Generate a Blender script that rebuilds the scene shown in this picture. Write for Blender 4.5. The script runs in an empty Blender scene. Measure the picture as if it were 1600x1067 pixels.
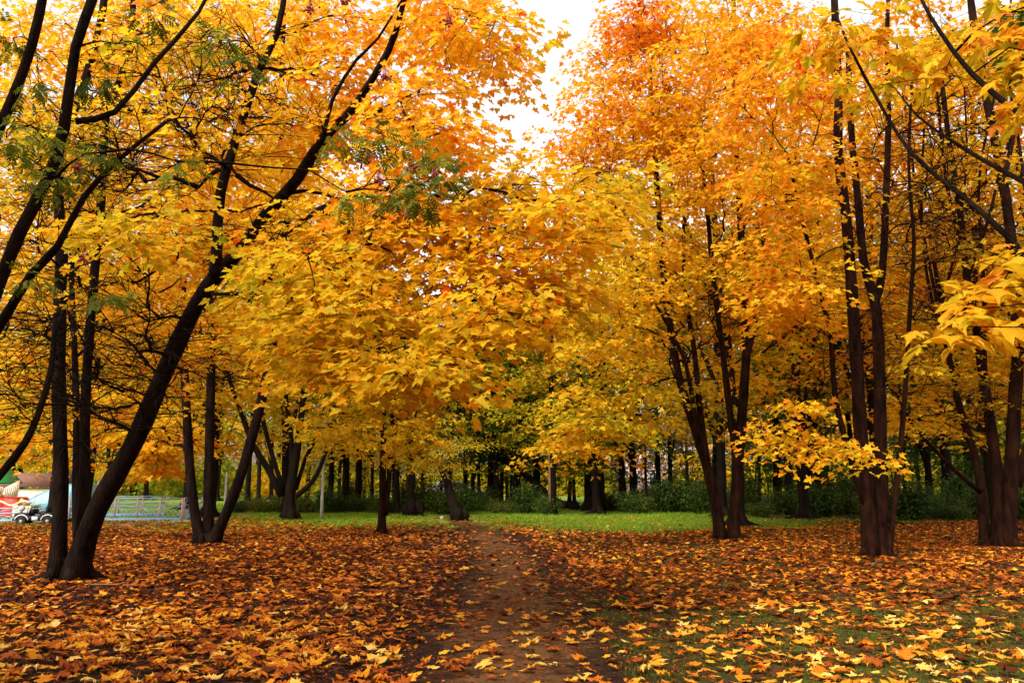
import bpy, math, random
import numpy as np
from mathutils import Vector

rng = np.random.default_rng(7)
random.seed(7)
C = bpy.context.scene.collection
scene = bpy.context.scene

# ------------------------------------------------------------------ camera model
FPX, W0, H0, HOR, EYE = 1386.0, 1600.0, 1067.0, 748.0, 1.6
PITCH = math.atan((HOR - H0 / 2) / FPX)
CP, SP = math.cos(PITCH), math.sin(PITCH)


def ray(px, py):
    x = (np.asarray(px, float) - W0 / 2) / FPX
    y = (H0 / 2 - np.asarray(py, float)) / FPX
    return x, CP - y * SP, SP + y * CP


def P(px, py, Y):
    x, f, u = ray(px, py)
    k = Y / f
    return np.stack(np.broadcast_arrays(x * k, Y + 0 * k, EYE + u * k), -1)


def hz(x, y):
    x = np.asarray(x, float); y = np.asarray(y, float)
    near = np.clip((60 - y) / 30, 0, 1)
    return near * (0.06 * np.sin(.31 * x + 1.1) * np.sin(.27 * y + .4) + .022 * np.sin(1.3 * x + .5 * y) * np.sin(1.1 * y - .4 * x)
                   + .010 * np.sin(3.7 * x + 1.9 * y) * np.sin(3.1 * y - 1.3 * x + 2))


def G(px, py):
    x, f, u = ray(px, py)
    k = -EYE / u
    X, Y = x * k, f * k
    return np.array([X, Y, float(hz(X, Y))])


def unit(a):
    a = np.asarray(a, float)
    return a / np.maximum(np.linalg.norm(a, axis=-1, keepdims=True), 1e-9)


# ------------------------------------------------------------------ mesh builder
class MB:
    def __init__(self):
        self.v, self.loops, self.tot, self.tone, self.n = [], [], [], [], 0

    def add(self, verts, faces, tone=0.0):
        """faces: int array (m,k)"""
        verts = np.asarray(verts, float).reshape(-1, 3)
        faces = np.asarray(faces, int)
        self.v.append(verts)
        self.loops.append((faces + self.n).ravel())
        self.tot.append(np.full(len(faces), faces.shape[1]))
        self.tone.append(np.broadcast_to(np.asarray(tone, float), (len(faces),)).copy())
        self.n += len(verts)

    def tube(self, pts, rad, sides=6, cap=True, tone=0.0):
        pts = np.asarray(pts, float)
        n = len(pts)
        rad = np.broadcast_to(np.asarray(rad, float), (n,))
        t = np.empty_like(pts)
        t[1:-1] = pts[2:] - pts[:-2]; t[0] = pts[1] - pts[0]; t[-1] = pts[-1] - pts[-2]
        t = unit(t)
        ref = np.array([0, 0, 1.0]) if abs(t[0][2]) < .9 else np.array([1.0, 0, 0])
        u = unit(np.cross(t[0], ref))
        ring = []
        ang = np.linspace(0, 2 * np.pi, sides, endpoint=False)
        ca, sa = np.cos(ang)[:, None], np.sin(ang)[:, None]
        for i in range(n):
            u = unit(u - t[i] * np.dot(u, t[i]))
            w = np.cross(t[i], u)
            ring.append(pts[i] + rad[i] * (ca * u + sa * w))
        v = np.concatenate(ring)
        i0 = np.arange(sides); i1 = (i0 + 1) % sides
        f = np.concatenate([np.stack([k * sides + i0, k * sides + i1, (k + 1) * sides + i1, (k + 1) * sides + i0], 1) for k in range(n - 1)])
        self.add(v, f, tone)
        if cap:
            b = self.n - len(v)
            for off, rev in ((0, True), ((n - 1) * sides, False)):
                idx = b + off + i0
                if rev: idx = idx[::-1]
                self.loops.append(idx); self.tot.append(np.array([sides])); self.tone.append(np.array([float(tone)]))

    def box(self, c, s, rz=0.0, bevel=0.0, tilt=None):
        bx, by, bz = np.asarray(s, float) / 2
        b = min(bevel, bx * .9, by * .9, bz * .9)
        if b <= 0:
            v = np.array([[x, y, z] for z in (-bz, bz) for x, y in ((-bx, -by), (bx, -by), (bx, by), (-bx, by))])
            f = [[3, 2, 1, 0], [4, 5, 6, 7], [0, 1, 5, 4], [1, 2, 6, 5], [2, 3, 7, 6], [3, 0, 4, 7]]
            f = np.array(f)
        else:
            rings = []
            for z, k in ((-bz, b), (-bz + b, 0), (bz - b, 0), (bz, b)):
                X, Y = bx - k, by - k
                q = b * .6
                rings.append([[-X + q, -Y, z], [X - q, -Y, z], [X, -Y + q, z], [X, Y - q, z], [X - q, Y, z], [-X + q, Y, z], [-X, Y - q, z], [-X, -Y + q, z]])
            v = np.array(rings).reshape(-1, 3)
            f = np.array([[k * 8 + i, k * 8 + (i + 1) % 8, k * 8 + 8 + (i + 1) % 8, k * 8 + 8 + i] for k in range(3) for i in range(8)])
        if tilt is not None:
            a = tilt
            y, z = v[:, 1].copy(), v[:, 2].copy()
            v[:, 1] = y * math.cos(a) - z * math.sin(a); v[:, 2] = y * math.sin(a) + z * math.cos(a)
        cz, sz = math.cos(rz), math.sin(rz)
        x, y = v[:, 0].copy(), v[:, 1].copy()
        v[:, 0] = x * cz - y * sz; v[:, 1] = x * sz + y * cz
        self.add(v + np.asarray(c, float), f)
        if b > 0:
            base = self.n - 32
            for idx in (base + np.arange(8)[::-1], base + 24 + np.arange(8)):
                self.loops.append(idx); self.tot.append(np.array([8])); self.tone.append(np.array([0.0]))

    def prism(self, poly, axis, thick, c=(0, 0, 0), rz=0.0):
        """poly: list of (a,z) extruded along local y by thick, rotated by rz"""
        poly = np.asarray(poly, float); n = len(poly)
        v = np.concatenate([np.stack([poly[:, 0], np.full(n, s * thick / 2), poly[:, 1]], 1) for s in (-1, 1)])
        cz, sz = math.cos(rz), math.sin(rz)
        x, y = v[:, 0].copy(), v[:, 1].copy()
        v[:, 0] = x * cz - y * sz; v[:, 1] = x * sz + y * cz
        i = np.arange(n); j = (i + 1) % n
        self.add(v + np.asarray(c, float), np.stack([i, j, j + n, i + n], 1))
        b = self.n - 2 * n
        for idx in (b + i[::-1], b + n + i):
            self.loops.append(idx); self.tot.append(np.array([n])); self.tone.append(np.array([0.0]))

    def build(self, name, mat, parent=None, smooth=False, origin=None):
        me = bpy.data.meshes.new(name)
        v = np.concatenate(self.v).astype(np.float32)
        if origin is not None: v = v - np.asarray(origin, np.float32)
        loops = np.concatenate(self.loops).astype(np.int32)
        tot = np.concatenate(self.tot).astype(np.int32)
        me.vertices.add(len(v)); me.vertices.foreach_set('co', v.ravel())
        me.loops.add(len(loops)); me.loops.foreach_set('vertex_index', loops)
        me.polygons.add(len(tot))
        me.polygons.foreach_set('loop_start', np.concatenate([[0], np.cumsum(tot)[:-1]]).astype(np.int32))
        me.polygons.foreach_set('loop_total', tot)
        if smooth: me.polygons.foreach_set('use_smooth', np.ones(len(tot), bool))
        a = me.attributes.new('tone', 'FLOAT', 'FACE')
        a.data.foreach_set('value', np.concatenate(self.tone).astype(np.float32))
        me.update(calc_edges=True); me.validate()
        me.materials.append(mat)
        o = bpy.data.objects.new(name, me); C.objects.link(o)
        if parent is not None: o.parent = parent
        return o


def tag(o, label=None, cat=None, group=None, kind=None):
    if label: o['label'] = label
    if cat: o['category'] = cat
    if group: o['group'] = group
    if kind: o['kind'] = kind
    return o


def thing(name, loc, label, cat, group=None):
    o = bpy.data.objects.new(name, None); C.objects.link(o)
    o.location = loc; o.empty_display_size = .2
    return tag(o, label, cat, group)


def copy_tree(o, parent=None):
    c = o.copy(); C.objects.link(c)
    if parent is not None: c.parent = parent
    for ch in list(o.children): copy_tree(ch, c)
    return c


# ------------------------------------------------------------------ materials
def new_mat(name):
    m = bpy.data.materials.new(name); m.use_nodes = True
    nt = m.node_tree; nt.nodes.clear()
    return m, nt, nt.nodes, nt.links


def ramp(nd, stops, interp='LINEAR'):
    r = nd.new('ShaderNodeValToRGB'); r.color_ramp.interpolation = interp
    e = r.color_ramp.elements
    while len(e) < len(stops): e.new(.5)
    for x, (p, c) in zip(e, stops): x.position = p; x.color = (*c, 1)
    return r


def leaf_mat(name, stops, trans=.5, rough=.5, spread=.10, nscale=.35, shift=0.0):
    m, nt, nd, lk = new_mat(name)
    at = nd.new('ShaderNodeAttribute'); at.attribute_name = 'tone'
    geo = nd.new('ShaderNodeNewGeometry')
    nz = nd.new('ShaderNodeTexNoise'); nz.inputs['Scale'].default_value = nscale; nz.inputs['Detail'].default_value = 2
    lk.new(geo.outputs['Position'], nz.inputs['Vector'])
    nf = nd.new('ShaderNodeTexNoise'); nf.inputs['Scale'].default_value = 28; nf.inputs['Detail'].default_value = 2
    lk.new(geo.outputs['Position'], nf.inputs['Vector'])
    a = nd.new('ShaderNodeMath'); a.operation = 'MULTIPLY_ADD'; a.inputs[1].default_value = spread * 4; a.inputs[2].default_value = -spread * 2 + shift
    lk.new(nz.outputs['Fac'], a.inputs[0])
    a2 = nd.new('ShaderNodeMath'); a2.operation = 'MULTIPLY_ADD'; a2.inputs[1].default_value = .22; a2.inputs[2].default_value = -.11
    lk.new(nf.outputs['Fac'], a2.inputs[0])
    s = nd.new('ShaderNodeMath'); lk.new(at.outputs['Fac'], s.inputs[0]); lk.new(a.outputs[0], s.inputs[1])
    s2 = nd.new('ShaderNodeMath'); lk.new(s.outputs[0], s2.inputs[0]); lk.new(a2.outputs[0], s2.inputs[1])
    r = ramp(nd, stops); lk.new(s2.outputs[0], r.inputs[0])
    oi = nd.new('ShaderNodeObjectInfo')
    mx = nd.new('ShaderNodeMix'); mx.data_type = 'RGBA'; mx.blend_type = 'MULTIPLY'; mx.inputs[0].default_value = 1
    lk.new(r.outputs[0], mx.inputs[6]); lk.new(oi.outputs['Color'], mx.inputs[7])
    p = nd.new('ShaderNodeBsdfPrincipled'); p.inputs['Roughness'].default_value = rough
    p.inputs['Specular IOR Level'].default_value = .12
    t = nd.new('ShaderNodeBsdfTranslucent')
    lk.new(mx.outputs[2], p.inputs['Base Color']); lk.new(mx.outputs[2], t.inputs['Color'])
    ms = nd.new('ShaderNodeMixShader'); ms.inputs[0].default_value = trans
    lk.new(p.outputs[0], ms.inputs[1]); lk.new(t.outputs[0], ms.inputs[2])
    o = nd.new('ShaderNodeOutputMaterial'); lk.new(ms.outputs[0], o.inputs[0])
    return m


def noise_mat(name, c0, c1, scale=6, rough=.85, bump=.3, detail=6, stretch=None, bscale=None, spec=.06):
    m, nt, nd, lk = new_mat(name)
    tc = nd.new('ShaderNodeTexCoord'); mp = nd.new('ShaderNodeMapping')
    lk.new(tc.outputs['Object'], mp.inputs[0])
    if stretch: mp.inputs['Scale'].default_value = stretch
    nz = nd.new('ShaderNodeTexNoise'); nz.inputs['Scale'].default_value = scale; nz.inputs['Detail'].default_value = detail
    lk.new(mp.outputs[0], nz.inputs['Vector'])
    r = ramp(nd, [(.3, c0), (.7, c1)]); lk.new(nz.outputs['Fac'], r.inputs[0])
    p = nd.new('ShaderNodeBsdfPrincipled'); p.inputs['Roughness'].default_value = rough
    p.inputs['Specular IOR Level'].default_value = spec
    lk.new(r.outputs[0], p.inputs['Base Color'])
    if bump:
        b = nd.new('ShaderNodeBump'); b.inputs['Strength'].default_value = bump; b.inputs['Distance'].default_value = .03
        if bscale:
            n2 = nd.new('ShaderNodeTexNoise'); n2.inputs['Scale'].default_value = bscale; n2.inputs['Detail'].default_value = 5
            lk.new(mp.outputs[0], n2.inputs['Vector']); lk.new(n2.outputs['Fac'], b.inputs['Height'])
        else:
            lk.new(nz.outputs['Fac'], b.inputs['Height'])
        lk.new(b.outputs[0], p.inputs['Normal'])
    o = nd.new('ShaderNodeOutputMaterial'); lk.new(p.outputs[0], o.inputs[0])
    return m


MAPLE = [(0.0, (.10, .17, .012)), (.20, (.36, .33, .012)), (.42, (.80, .54, .018)), (.62, (.86, .42, .012)), (.80, (.84, .25, .015)), (.93, (.70, .085, .012)), (1.0, (.35, .03, .01))]
M_MAPLE = leaf_mat('maple_leaf', MAPLE, shift=.045, trans=.56, spread=.065)
M_ROWAN = leaf_mat('rowan_leaf', [(0, (.05, .075, .006)), (.5, (.13, .16, .012)), (.85, (.40, .36, .02)), (1, (.6, .35, .02))], trans=.45)
M_GREEN = leaf_mat('green_leaf', [(0, (.03, .07, .01)), (.5, (.08, .16, .015)), (.8, (.22, .26, .02)), (1, (.5, .38, .03))], trans=.4)
M_SHRUB = leaf_mat('shrub_leaf', [(0, (.03, .055, .012)), (.5, (.07, .12, .02)), (.8, (.18, .17, .02)), (1, (.35, .20, .02))], trans=.3)
M_LITTER = leaf_mat('fallen_leaf', [(0, (.035, .012, .005)), (.2, (.14, .028, .005)), (.40, (.42, .085, .006)), (.60, (.66, .21, .008)), (.82, (.76, .37, .022)), (1, (.78, .50, .12))], trans=.12, rough=.6, spread=.05)
M_GRASS = leaf_mat('grass_blade', [(0, (.08, .08, .012)), (.4, (.12, .20, .014)), (.8, (.20, .36, .018)), (1, (.38, .42, .03))], trans=.35)
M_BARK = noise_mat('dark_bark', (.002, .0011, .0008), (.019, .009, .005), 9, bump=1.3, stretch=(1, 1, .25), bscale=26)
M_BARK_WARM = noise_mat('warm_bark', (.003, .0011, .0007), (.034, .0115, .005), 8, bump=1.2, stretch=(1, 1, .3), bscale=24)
M_BARK_FAR = noise_mat('wood_bark', (.006, .0036, .0024), (.018, .011, .007), 6, bump=.5, stretch=(1, 1, .25))
M_PATH = noise_mat('packed_dirt', (.065, .029, .011), (.17, .077, .028), 7, bump=.9, bscale=30)
def feather(m):
    nt = m.node_tree; nd, lk = nt.nodes, nt.links
    out = next(n for n in nd if n.type == 'OUTPUT_MATERIAL'); sh = out.inputs[0].links[0].from_socket
    at = nd.new('ShaderNodeAttribute'); at.attribute_name = 'edge'
    geo = nd.new('ShaderNodeNewGeometry'); nz = nd.new('ShaderNodeTexNoise'); nz.inputs['Scale'].default_value = 4.5; nz.inputs['Detail'].default_value = 8
    lk.new(geo.outputs['Position'], nz.inputs['Vector'])
    a = nd.new('ShaderNodeMath'); a.operation = 'MULTIPLY_ADD'; a.inputs[1].default_value = 2.4; a.inputs[2].default_value = -.55; lk.new(at.outputs['Fac'], a.inputs[0])
    b = nd.new('ShaderNodeMath'); b.operation = 'MULTIPLY_ADD'; b.inputs[1].default_value = 3.2; b.inputs[2].default_value = -1.5; lk.new(nz.outputs['Fac'], b.inputs[0])
    c = nd.new('ShaderNodeMath'); c.use_clamp = True; lk.new(a.outputs[0], c.inputs[0]); lk.new(b.outputs[0], c.inputs[1])
    t = nd.new('ShaderNodeBsdfTransparent'); mx = nd.new('ShaderNodeMixShader')
    lk.new(c.outputs[0], mx.inputs[0]); lk.new(t.outputs[0], mx.inputs[1]); lk.new(sh, mx.inputs[2]); lk.new(mx.outputs[0], out.inputs[0])


feather(M_PATH)
M_SAND = noise_mat('pale_sand', (.42, .28, .19), (.55, .40, .28), 3, bump=.2)
M_POLE = noise_mat('pale_concrete', (.36, .34, .29), (.5, .47, .4), 8, bump=.1)
M_POSTWOOD = noise_mat('weathered_wood', (.22, .12, .06), (.36, .2, .1), 10, bump=.3, stretch=(1, 1, .1))


def paint(name, c, rough=.45, var=.12, scale=5):
    return noise_mat(name, tuple(x * (1 - var) for x in c), tuple(min(1, x * (1 + var)) for x in c), scale, rough=rough, bump=0, spec=.3)


M_FENCE = paint('pale_blue_paint', (.27, .38, .50))
M_FPOST = paint('faded_pink_paint', (.42, .24, .28))
M_KERB = paint('blue_paint', (.16, .32, .48))
M_RED = paint('red_paint', (.70, .06, .03))
M_CREAM = paint('cream_panel', (.78, .60, .44))
M_GREENROOF = paint('green_roof_paint', (.01, .22, .04))
M_SKYBLUE = paint('light_blue_panel', (.34, .62, .74))
M_TILE = noise_mat('brown_roof_tile', (.13, .06, .045), (.22, .11, .08), 12, bump=.3)
M_CREAMWALL = paint('cream_wall', (.66, .64, .46))
M_ORANGE = paint('orange_paint', (.75, .32, .06))
M_BLACK = paint('black_plastic', (.008, .008, .009), rough=.6)
M_WHITE = paint('white_plastic', (.78, .78, .80), rough=.35, var=.05)
M_RUBBER = paint('rubber', (.02, .02, .02), rough=.8)
M_LAV = paint('lavender_plastic', (.55, .55, .82), rough=.35)
M_PINKWALL = paint('pink_plaster', (.75, .48, .40), rough=.8)
M_GLASS = paint('dark_glass', (.04, .05, .06), rough=.1)
M_BERRY = paint('red_berry', (.28, .008, .010), rough=.3)
M_CARPAINT = paint('white_car_paint', (.72, .72, .70), rough=.3, var=.04)

# ground: soil under the trees, olive moss on the right, lawn farther out
def ground_mat():
    m, nt, nd, lk = new_mat('park_ground')
    geo = nd.new('ShaderNodeNewGeometry')
    sx = nd.new('ShaderNodeSeparateXYZ'); lk.new(geo.outputs['Position'], sx.inputs[0])

    def noise(s, d=5):
        n = nd.new('ShaderNodeTexNoise'); n.inputs['Scale'].default_value = s; n.inputs['Detail'].default_value = d
        lk.new(geo.outputs['Position'], n.inputs['Vector']); return n

    def mth(op, a, b=None, clamp=False):
        n = nd.new('ShaderNodeMath'); n.operation = op; n.use_clamp = clamp
        for i, q in enumerate((a, b)):
            if q is None: continue
            if isinstance(q, (int, float)): n.inputs[i].default_value = q
            else: lk.new(q, n.inputs[i])
        return n.outputs[0]

    n1, n2, n3 = noise(.6), noise(9), noise(5, 9)
    soil = ramp(nd, [(.3, (.012, .005, .003)), (.7, (.040, .016, .007))]); lk.new(n2.outputs['Fac'], soil.inputs[0])
    moss = ramp(nd, [(.36, (.030, .017, .006)), (.5, (.050, .050, .008)), (.62, (.075, .070, .010)), (.75, (.06, .032, .012))]); lk.new(n3.outputs['Fac'], moss.inputs[0])
    lawn = ramp(nd, [(.3, (.10, .17, .015)), (.7, (.22, .28, .03))]); lk.new(n1.outputs['Fac'], lawn.inputs[0])
    # moss grows to the right of the path
    k = mth('MULTIPLY_ADD', sx.outputs[0], .5); nd_ = k.node; nd_.inputs[2].default_value = -.6
    k = mth('ADD', k, mth('MULTIPLY', n1.outputs['Fac'], 1.6)); k = mth('SUBTRACT', k, .5, True)
    mx = nd.new('ShaderNodeMix'); mx.data_type = 'RGBA'
    lk.new(k, mx.inputs[0]); lk.new(soil.outputs[0], mx.inputs[6]); lk.new(moss.outputs[0], mx.inputs[7])
    f = mth('MULTIPLY_ADD', sx.outputs[1], .25); f.node.inputs[2].default_value = -7.2
    f = mth('ADD', f, mth('MULTIPLY', n1.outputs['Fac'], 1.2), True)
    g = mth('MULTIPLY_ADD', sx.outputs[0], -.3); g.node.inputs[2].default_value = 3.6; g = mth('ADD', g, 0.0, True)
    f = mth('MULTIPLY', f, g)
    mx2 = nd.new('ShaderNodeMix'); mx2.data_type = 'RGBA'
    lk.new(f, mx2.inputs[0]); lk.new(mx.outputs[2], mx2.inputs[6]); lk.new(lawn.outputs[0], mx2.inputs[7])
    p = nd.new('ShaderNodeBsdfPrincipled'); p.inputs['Roughness'].default_value = .95; p.inputs['Specular IOR Level'].default_value = .1
    lk.new(mx2.outputs[2], p.inputs['Base Color'])
    b = nd.new('ShaderNodeBump'); b.inputs['Strength'].default_value = .8; b.inputs['Distance'].default_value = .04
    n4 = noise(22, 6); lk.new(n4.outputs['Fac'], b.inputs['Height']); lk.new(b.outputs[0], p.inputs['Normal'])
    o = nd.new('ShaderNodeOutputMaterial'); lk.new(p.outputs[0], o.inputs[0])
    return m


# ------------------------------------------------------------------ leaves
def mirror_leaf(half):
    """half: (x,y) outline from base to tip on the +x side; returns verts (k,3) and the two faces"""
    half = np.array(half, float); n = len(half)
    v = [(0, half[0][1], 0)] + [(x, y, .22 * abs(x)) for x, y in half[1:-1]] + [(0, half[-1][1], 0)] + [(-x, y, .22 * abs(x)) for x, y in half[1:-1]]
    v = np.array(v)
    v[:, 2] -= .35 * (v[:, 1] - .3) ** 2 + .0
    right = list(range(0, n)); left = [0] + [n - 1 + 0] + list(range(2 * n - 3, n - 1, -1))
    return v, [right, left]


L_NEAR = mirror_leaf([(0, 0), (.10, -.06), (.30, -.13), (.27, -.02), (.38, .02), (.24, .13), (.33, .20), (.52, .28), (.42, .36), (.47, .47), (.30, .44), (.17, .42), (.22, .58), (.17, .63), (0, .86)])
def lobed_leaf():
    h = [(0, 0, 0), (.10, -.07, .02), (.29, -.15, .03), (.27, -.04, .03), (.40, .01, -.02), (.24, .13, .06), (.34, .18, .05), (.37, .26, .03), (.55, .29, -.05), (.43, .37, .02), (.48, .48, .0), (.30, .44, .04), (.16, .40, .07), (.23, .57, .04), (.15, .62, .05), (.06, .70, .02), (0, .90, -.06)]
    n = len(h)
    v = [list(p) for p in h] + [[-x, y, z] for x, y, z in h[1:-1]]
    v = np.array(v, float); v[:, 2] = v[:, 2] * 1.3 - .30 * (v[:, 1] - .25) ** 2 - .16 * v[:, 0] ** 2
    fs = []
    for f in ([0, 1, 2, 3, 4], [0, 4, 5], [0, 5, 6, 7, 8], [0, 8, 9, 10, 11, 12], [0, 12, 13, 14, 15, 16]):
        fs.append(f); fs.append([0 if i == 0 else (n - 1 if i == n - 1 else i + n - 1) for i in f][::-1])
    return v, fs


L_BIG = lobed_leaf()
L_MID = mirror_leaf([(0, 0), (.32, -.12), (.24, .12), (.52, .30), (.42, .42), (.18, .42), (.20, .60), (0, .86)])
L_FAR = mirror_leaf([(0, 0), (.34, -.08), (.26, .14), (.50, .36), (.17, .46), (0, .86)])
L_SIMPLE = mirror_leaf([(0, 0), (.22, .22), (.24, .5), (0, 1.0)])


def add_leaves(mb, pos, tip, nrm, size, tone, tpl, curl=None):
    v, fs = tpl
    t = unit(tip); n = unit(nrm - t * np.sum(nrm * t, 1, keepdims=True)); s = np.cross(t, n)
    w = v[None].repeat(len(pos), 0)
    if curl is not None:
        w = w.copy(); w[:, :, 2] *= curl[:, None]
    q = pos[:, None] + size[:, None, None] * (w[..., 0:1] * s[:, None] + w[..., 1:2] * t[:, None] + w[..., 2:3] * n[:, None])
    k = len(v)
    off = (np.arange(len(pos)) * k)[:, None]
    mb.v.append(q.reshape(-1, 3))
    for fc in fs:
        f = off + np.array(fc)[None] + mb.n
        mb.loops.append(f.ravel()); mb.tot.append(np.full(len(f), f.shape[1])); mb.tone.append(np.asarray(tone, float).copy())
    mb.n += len(pos) * k


def spray_leaves(mb, c, out, R, n, size, tone, tpl, droop=.35, loose=.45):
    th = rng.uniform(0, 2 * np.pi, n)
    r = R * np.sqrt(rng.uniform(0, 1, n))
    tilt = rng.normal(0, .18, 2)
    x, y = r * np.cos(th), r * np.sin(th)
    z = -droop * R * (r / R) ** 2 + rng.normal(0, .05 * R + .025, n) + tilt[0] * x + tilt[1] * y
    pos = c + np.stack([x, y, z], 1)
    a = th + rng.normal(0, .7, n)
    tip = np.stack([np.cos(a), np.sin(a), -rng.uniform(.0, .85, n)], 1) + .35 * np.append(out[:2], 0)
    nrm = np.array([0, 0, 1.0]) + loose * rng.normal(0, 1, (n, 3)) + .25 * np.stack([np.cos(a), np.sin(a), 0 * a], 1)
    add_leaves(mb, pos, tip, nrm, size * rng.uniform(.62, 1.18, n), np.clip(tone + rng.normal(0, .095, n), .01, .99), tpl)
    return pos


L_LEAFLET = mirror_leaf([(0, 0), (.16, .22), (.17, .6), (0, 1.0)])


def rowan_leaves(mb, c, out, R, n, tone):
    th = rng.uniform(0, 2 * np.pi, n)
    for a in th:
        d = unit(np.array([math.cos(a), math.sin(a), rng.uniform(-1.3, .1)]) + .5 * out)
        up = unit(np.array([0, 0, 1.0]) + .4 * rng.normal(0, 1, 3))
        sd = unit(np.cross(d, up)); up = np.cross(sd, d)
        L = rng.uniform(.09, .145)
        st = c + R * rng.uniform(.1, .8) * d
        tn = tone + rng.normal(0, .12)
        pp, tt = [], []
        for k in range(5):
            f = .22 + .16 * k
            for s in (-1, 1):
                pp.append(st + d * L * f); tt.append(sd * s + .45 * d)
        pp.append(st + d * L); tt.append(d)
        pp = np.array(pp); tt = np.array(tt)
        nn = up + .35 * rng.normal(0, 1, (len(pp), 3)) - .0
        tt = tt - .25 * np.array([0, 0, 1]) * rng.uniform(0, 1)
        add_leaves(mb, pp, tt, nn, L * rng.uniform(.3, .42, len(pp)), np.clip(tn + rng.normal(0, .06, len(pp)), .01, .99), L_LEAFLET)


# ------------------------------------------------------------------ trees
def poly_resample(pts, rad, step=.3):
    pts = np.asarray(pts, float); rad = np.asarray(rad, float)
    # Catmull-Rom
    p = np.concatenate([[2 * pts[0] - pts[1]], pts, [2 * pts[-1] - pts[-2]]])
    out, ro = [], []
    for i in range(len(pts) - 1):
        p0, p1, p2, p3 = p[i:i + 4]
        m = max(2, int(np.linalg.norm(p2 - p1) / step))
        t = np.linspace(0, 1, m, endpoint=False)[:, None]
        out.append(.5 * (2 * p1 + (p2 - p0) * t + (2 * p0 - 5 * p1 + 4 * p2 - p3) * t ** 2 + (3 * p1 - p0 - 3 * p2 + p3) * t ** 3))
        ro.append(rad[i] + (rad[i + 1] - rad[i]) * t[:, 0])
    out.append(pts[-1:]); ro.append(rad[-1:])
    return np.concatenate(out), np.concatenate(ro)


def grow(stems, targets, bf=.35, zmin=1.4, droopok=.6):
    """stems: list of (pts, rad). Joins each target to the nearest suitable point of the growing skeleton."""
    pos, dirs, plen, src, rad = [], [], [], [], []
    for si, (pts, r) in enumerate(stems):
        t = unit(np.gradient(pts, axis=0))
        z0 = pts[0][2]
        for i in range(len(pts)):
            if pts[i][2] - z0 < zmin: continue
            pos.append(pts[i]); dirs.append(t[i]); plen.append(.25 * (pts[i][2] - z0)); src.append((si, -1)); rad.append(r[i])
    if not pos:
        pos.append(stems[0][0][-1]); dirs.append(np.array([0, 0, 1.])); plen.append(0); src.append((0, -1)); rad.append(stems[0][1][-1])
    pos, dirs, plen = np.array(pos), np.array(dirs), np.array(plen)
    N0 = len(pos)
    cap = N0 + len(targets) * 30
    POS = np.empty((cap, 3)); POS[:N0] = pos
    DIR = np.empty((cap, 3)); DIR[:N0] = dirs
    PL = np.empty(cap); PL[:N0] = plen
    n = N0
    d = np.linalg.norm(targets[:, None] - pos[None, ::2], axis=2).min(1)
    order = np.argsort(d)
    branches = []
    for ti in order:
        c = targets[ti]
        v = c - POS[:n]
        dist = np.linalg.norm(v, axis=1)
        cost = dist + bf * PL[:n] + np.maximum(0, POS[:n, 2] - c[2] - droopok * .3) * 1.2 + np.maximum(0, .4 - np.sum(v * DIR[:n], 1) / (dist + 1e-6)) * dist * .5
        k = int(np.argmin(cost))
        L = max(dist[k], 1e-3)
        if L < .02:
            c = c + np.array([0, 0, .05]); v = c - POS[:n]; L = .05
        p0, p1 = POS[k], c
        dr = (p1 - p0) / L
        d0 = unit(.5 * DIR[k] + dr + np.array([0, 0, .35]))
        c1 = p0 + d0 * L * .38
        c2 = p1 - unit(dr + np.array([0, 0, -.25])) * L * .35
        m = max(4, min(22, int(L / .3) + 2))
        t = np.linspace(0, 1, m)[:, None]
        q = (1 - t) ** 3 * p0 + 3 * (1 - t) ** 2 * t * c1 + 3 * (1 - t) * t * t * c2 + t ** 3 * p1
        jit = rng.normal(0, .022 * min(L, 2.5), (m, 3)); jit[0] = 0; jit[-1] = 0
        q = q + jit
        b = dict(pts=q, parent=src[k], r0=rad[k], cnt=1, ti=ti)
        bi = len(branches); branches.append(b)
        tt = unit(np.gradient(q, axis=0)); seg = np.concatenate([[0], np.cumsum(np.linalg.norm(np.diff(q, axis=0), axis=1))])
        for i in range(1, m):
            POS[n] = q[i]; DIR[n] = tt[i]; PL[n] = PL[k] + seg[i]; src.append((b['parent'][0], bi)); rad.append(.02); n += 1
    # pipe model
    for b in reversed(branches):
        if b is not None and b['parent'][1] >= 0: branches[b['parent'][1]]['cnt'] += b['cnt']
    return branches


def blob_targets(blobs):
    T, tone = [], []
    for (px, py, rx, ry, Y, rY, n, tn) in blobs:
        u = rng.normal(0, 1, (n, 3)); u = unit(u) * (rng.uniform(0, 1, (n, 1)) ** .4)
        T.append(P(px + rx * u[:, 0], py + ry * u[:, 1], Y + rY * u[:, 2])); tone.append(np.clip(rng.normal(tn, .06, n), .02, .98))
    return np.concatenate(T), np.concatenate(tone)


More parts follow.
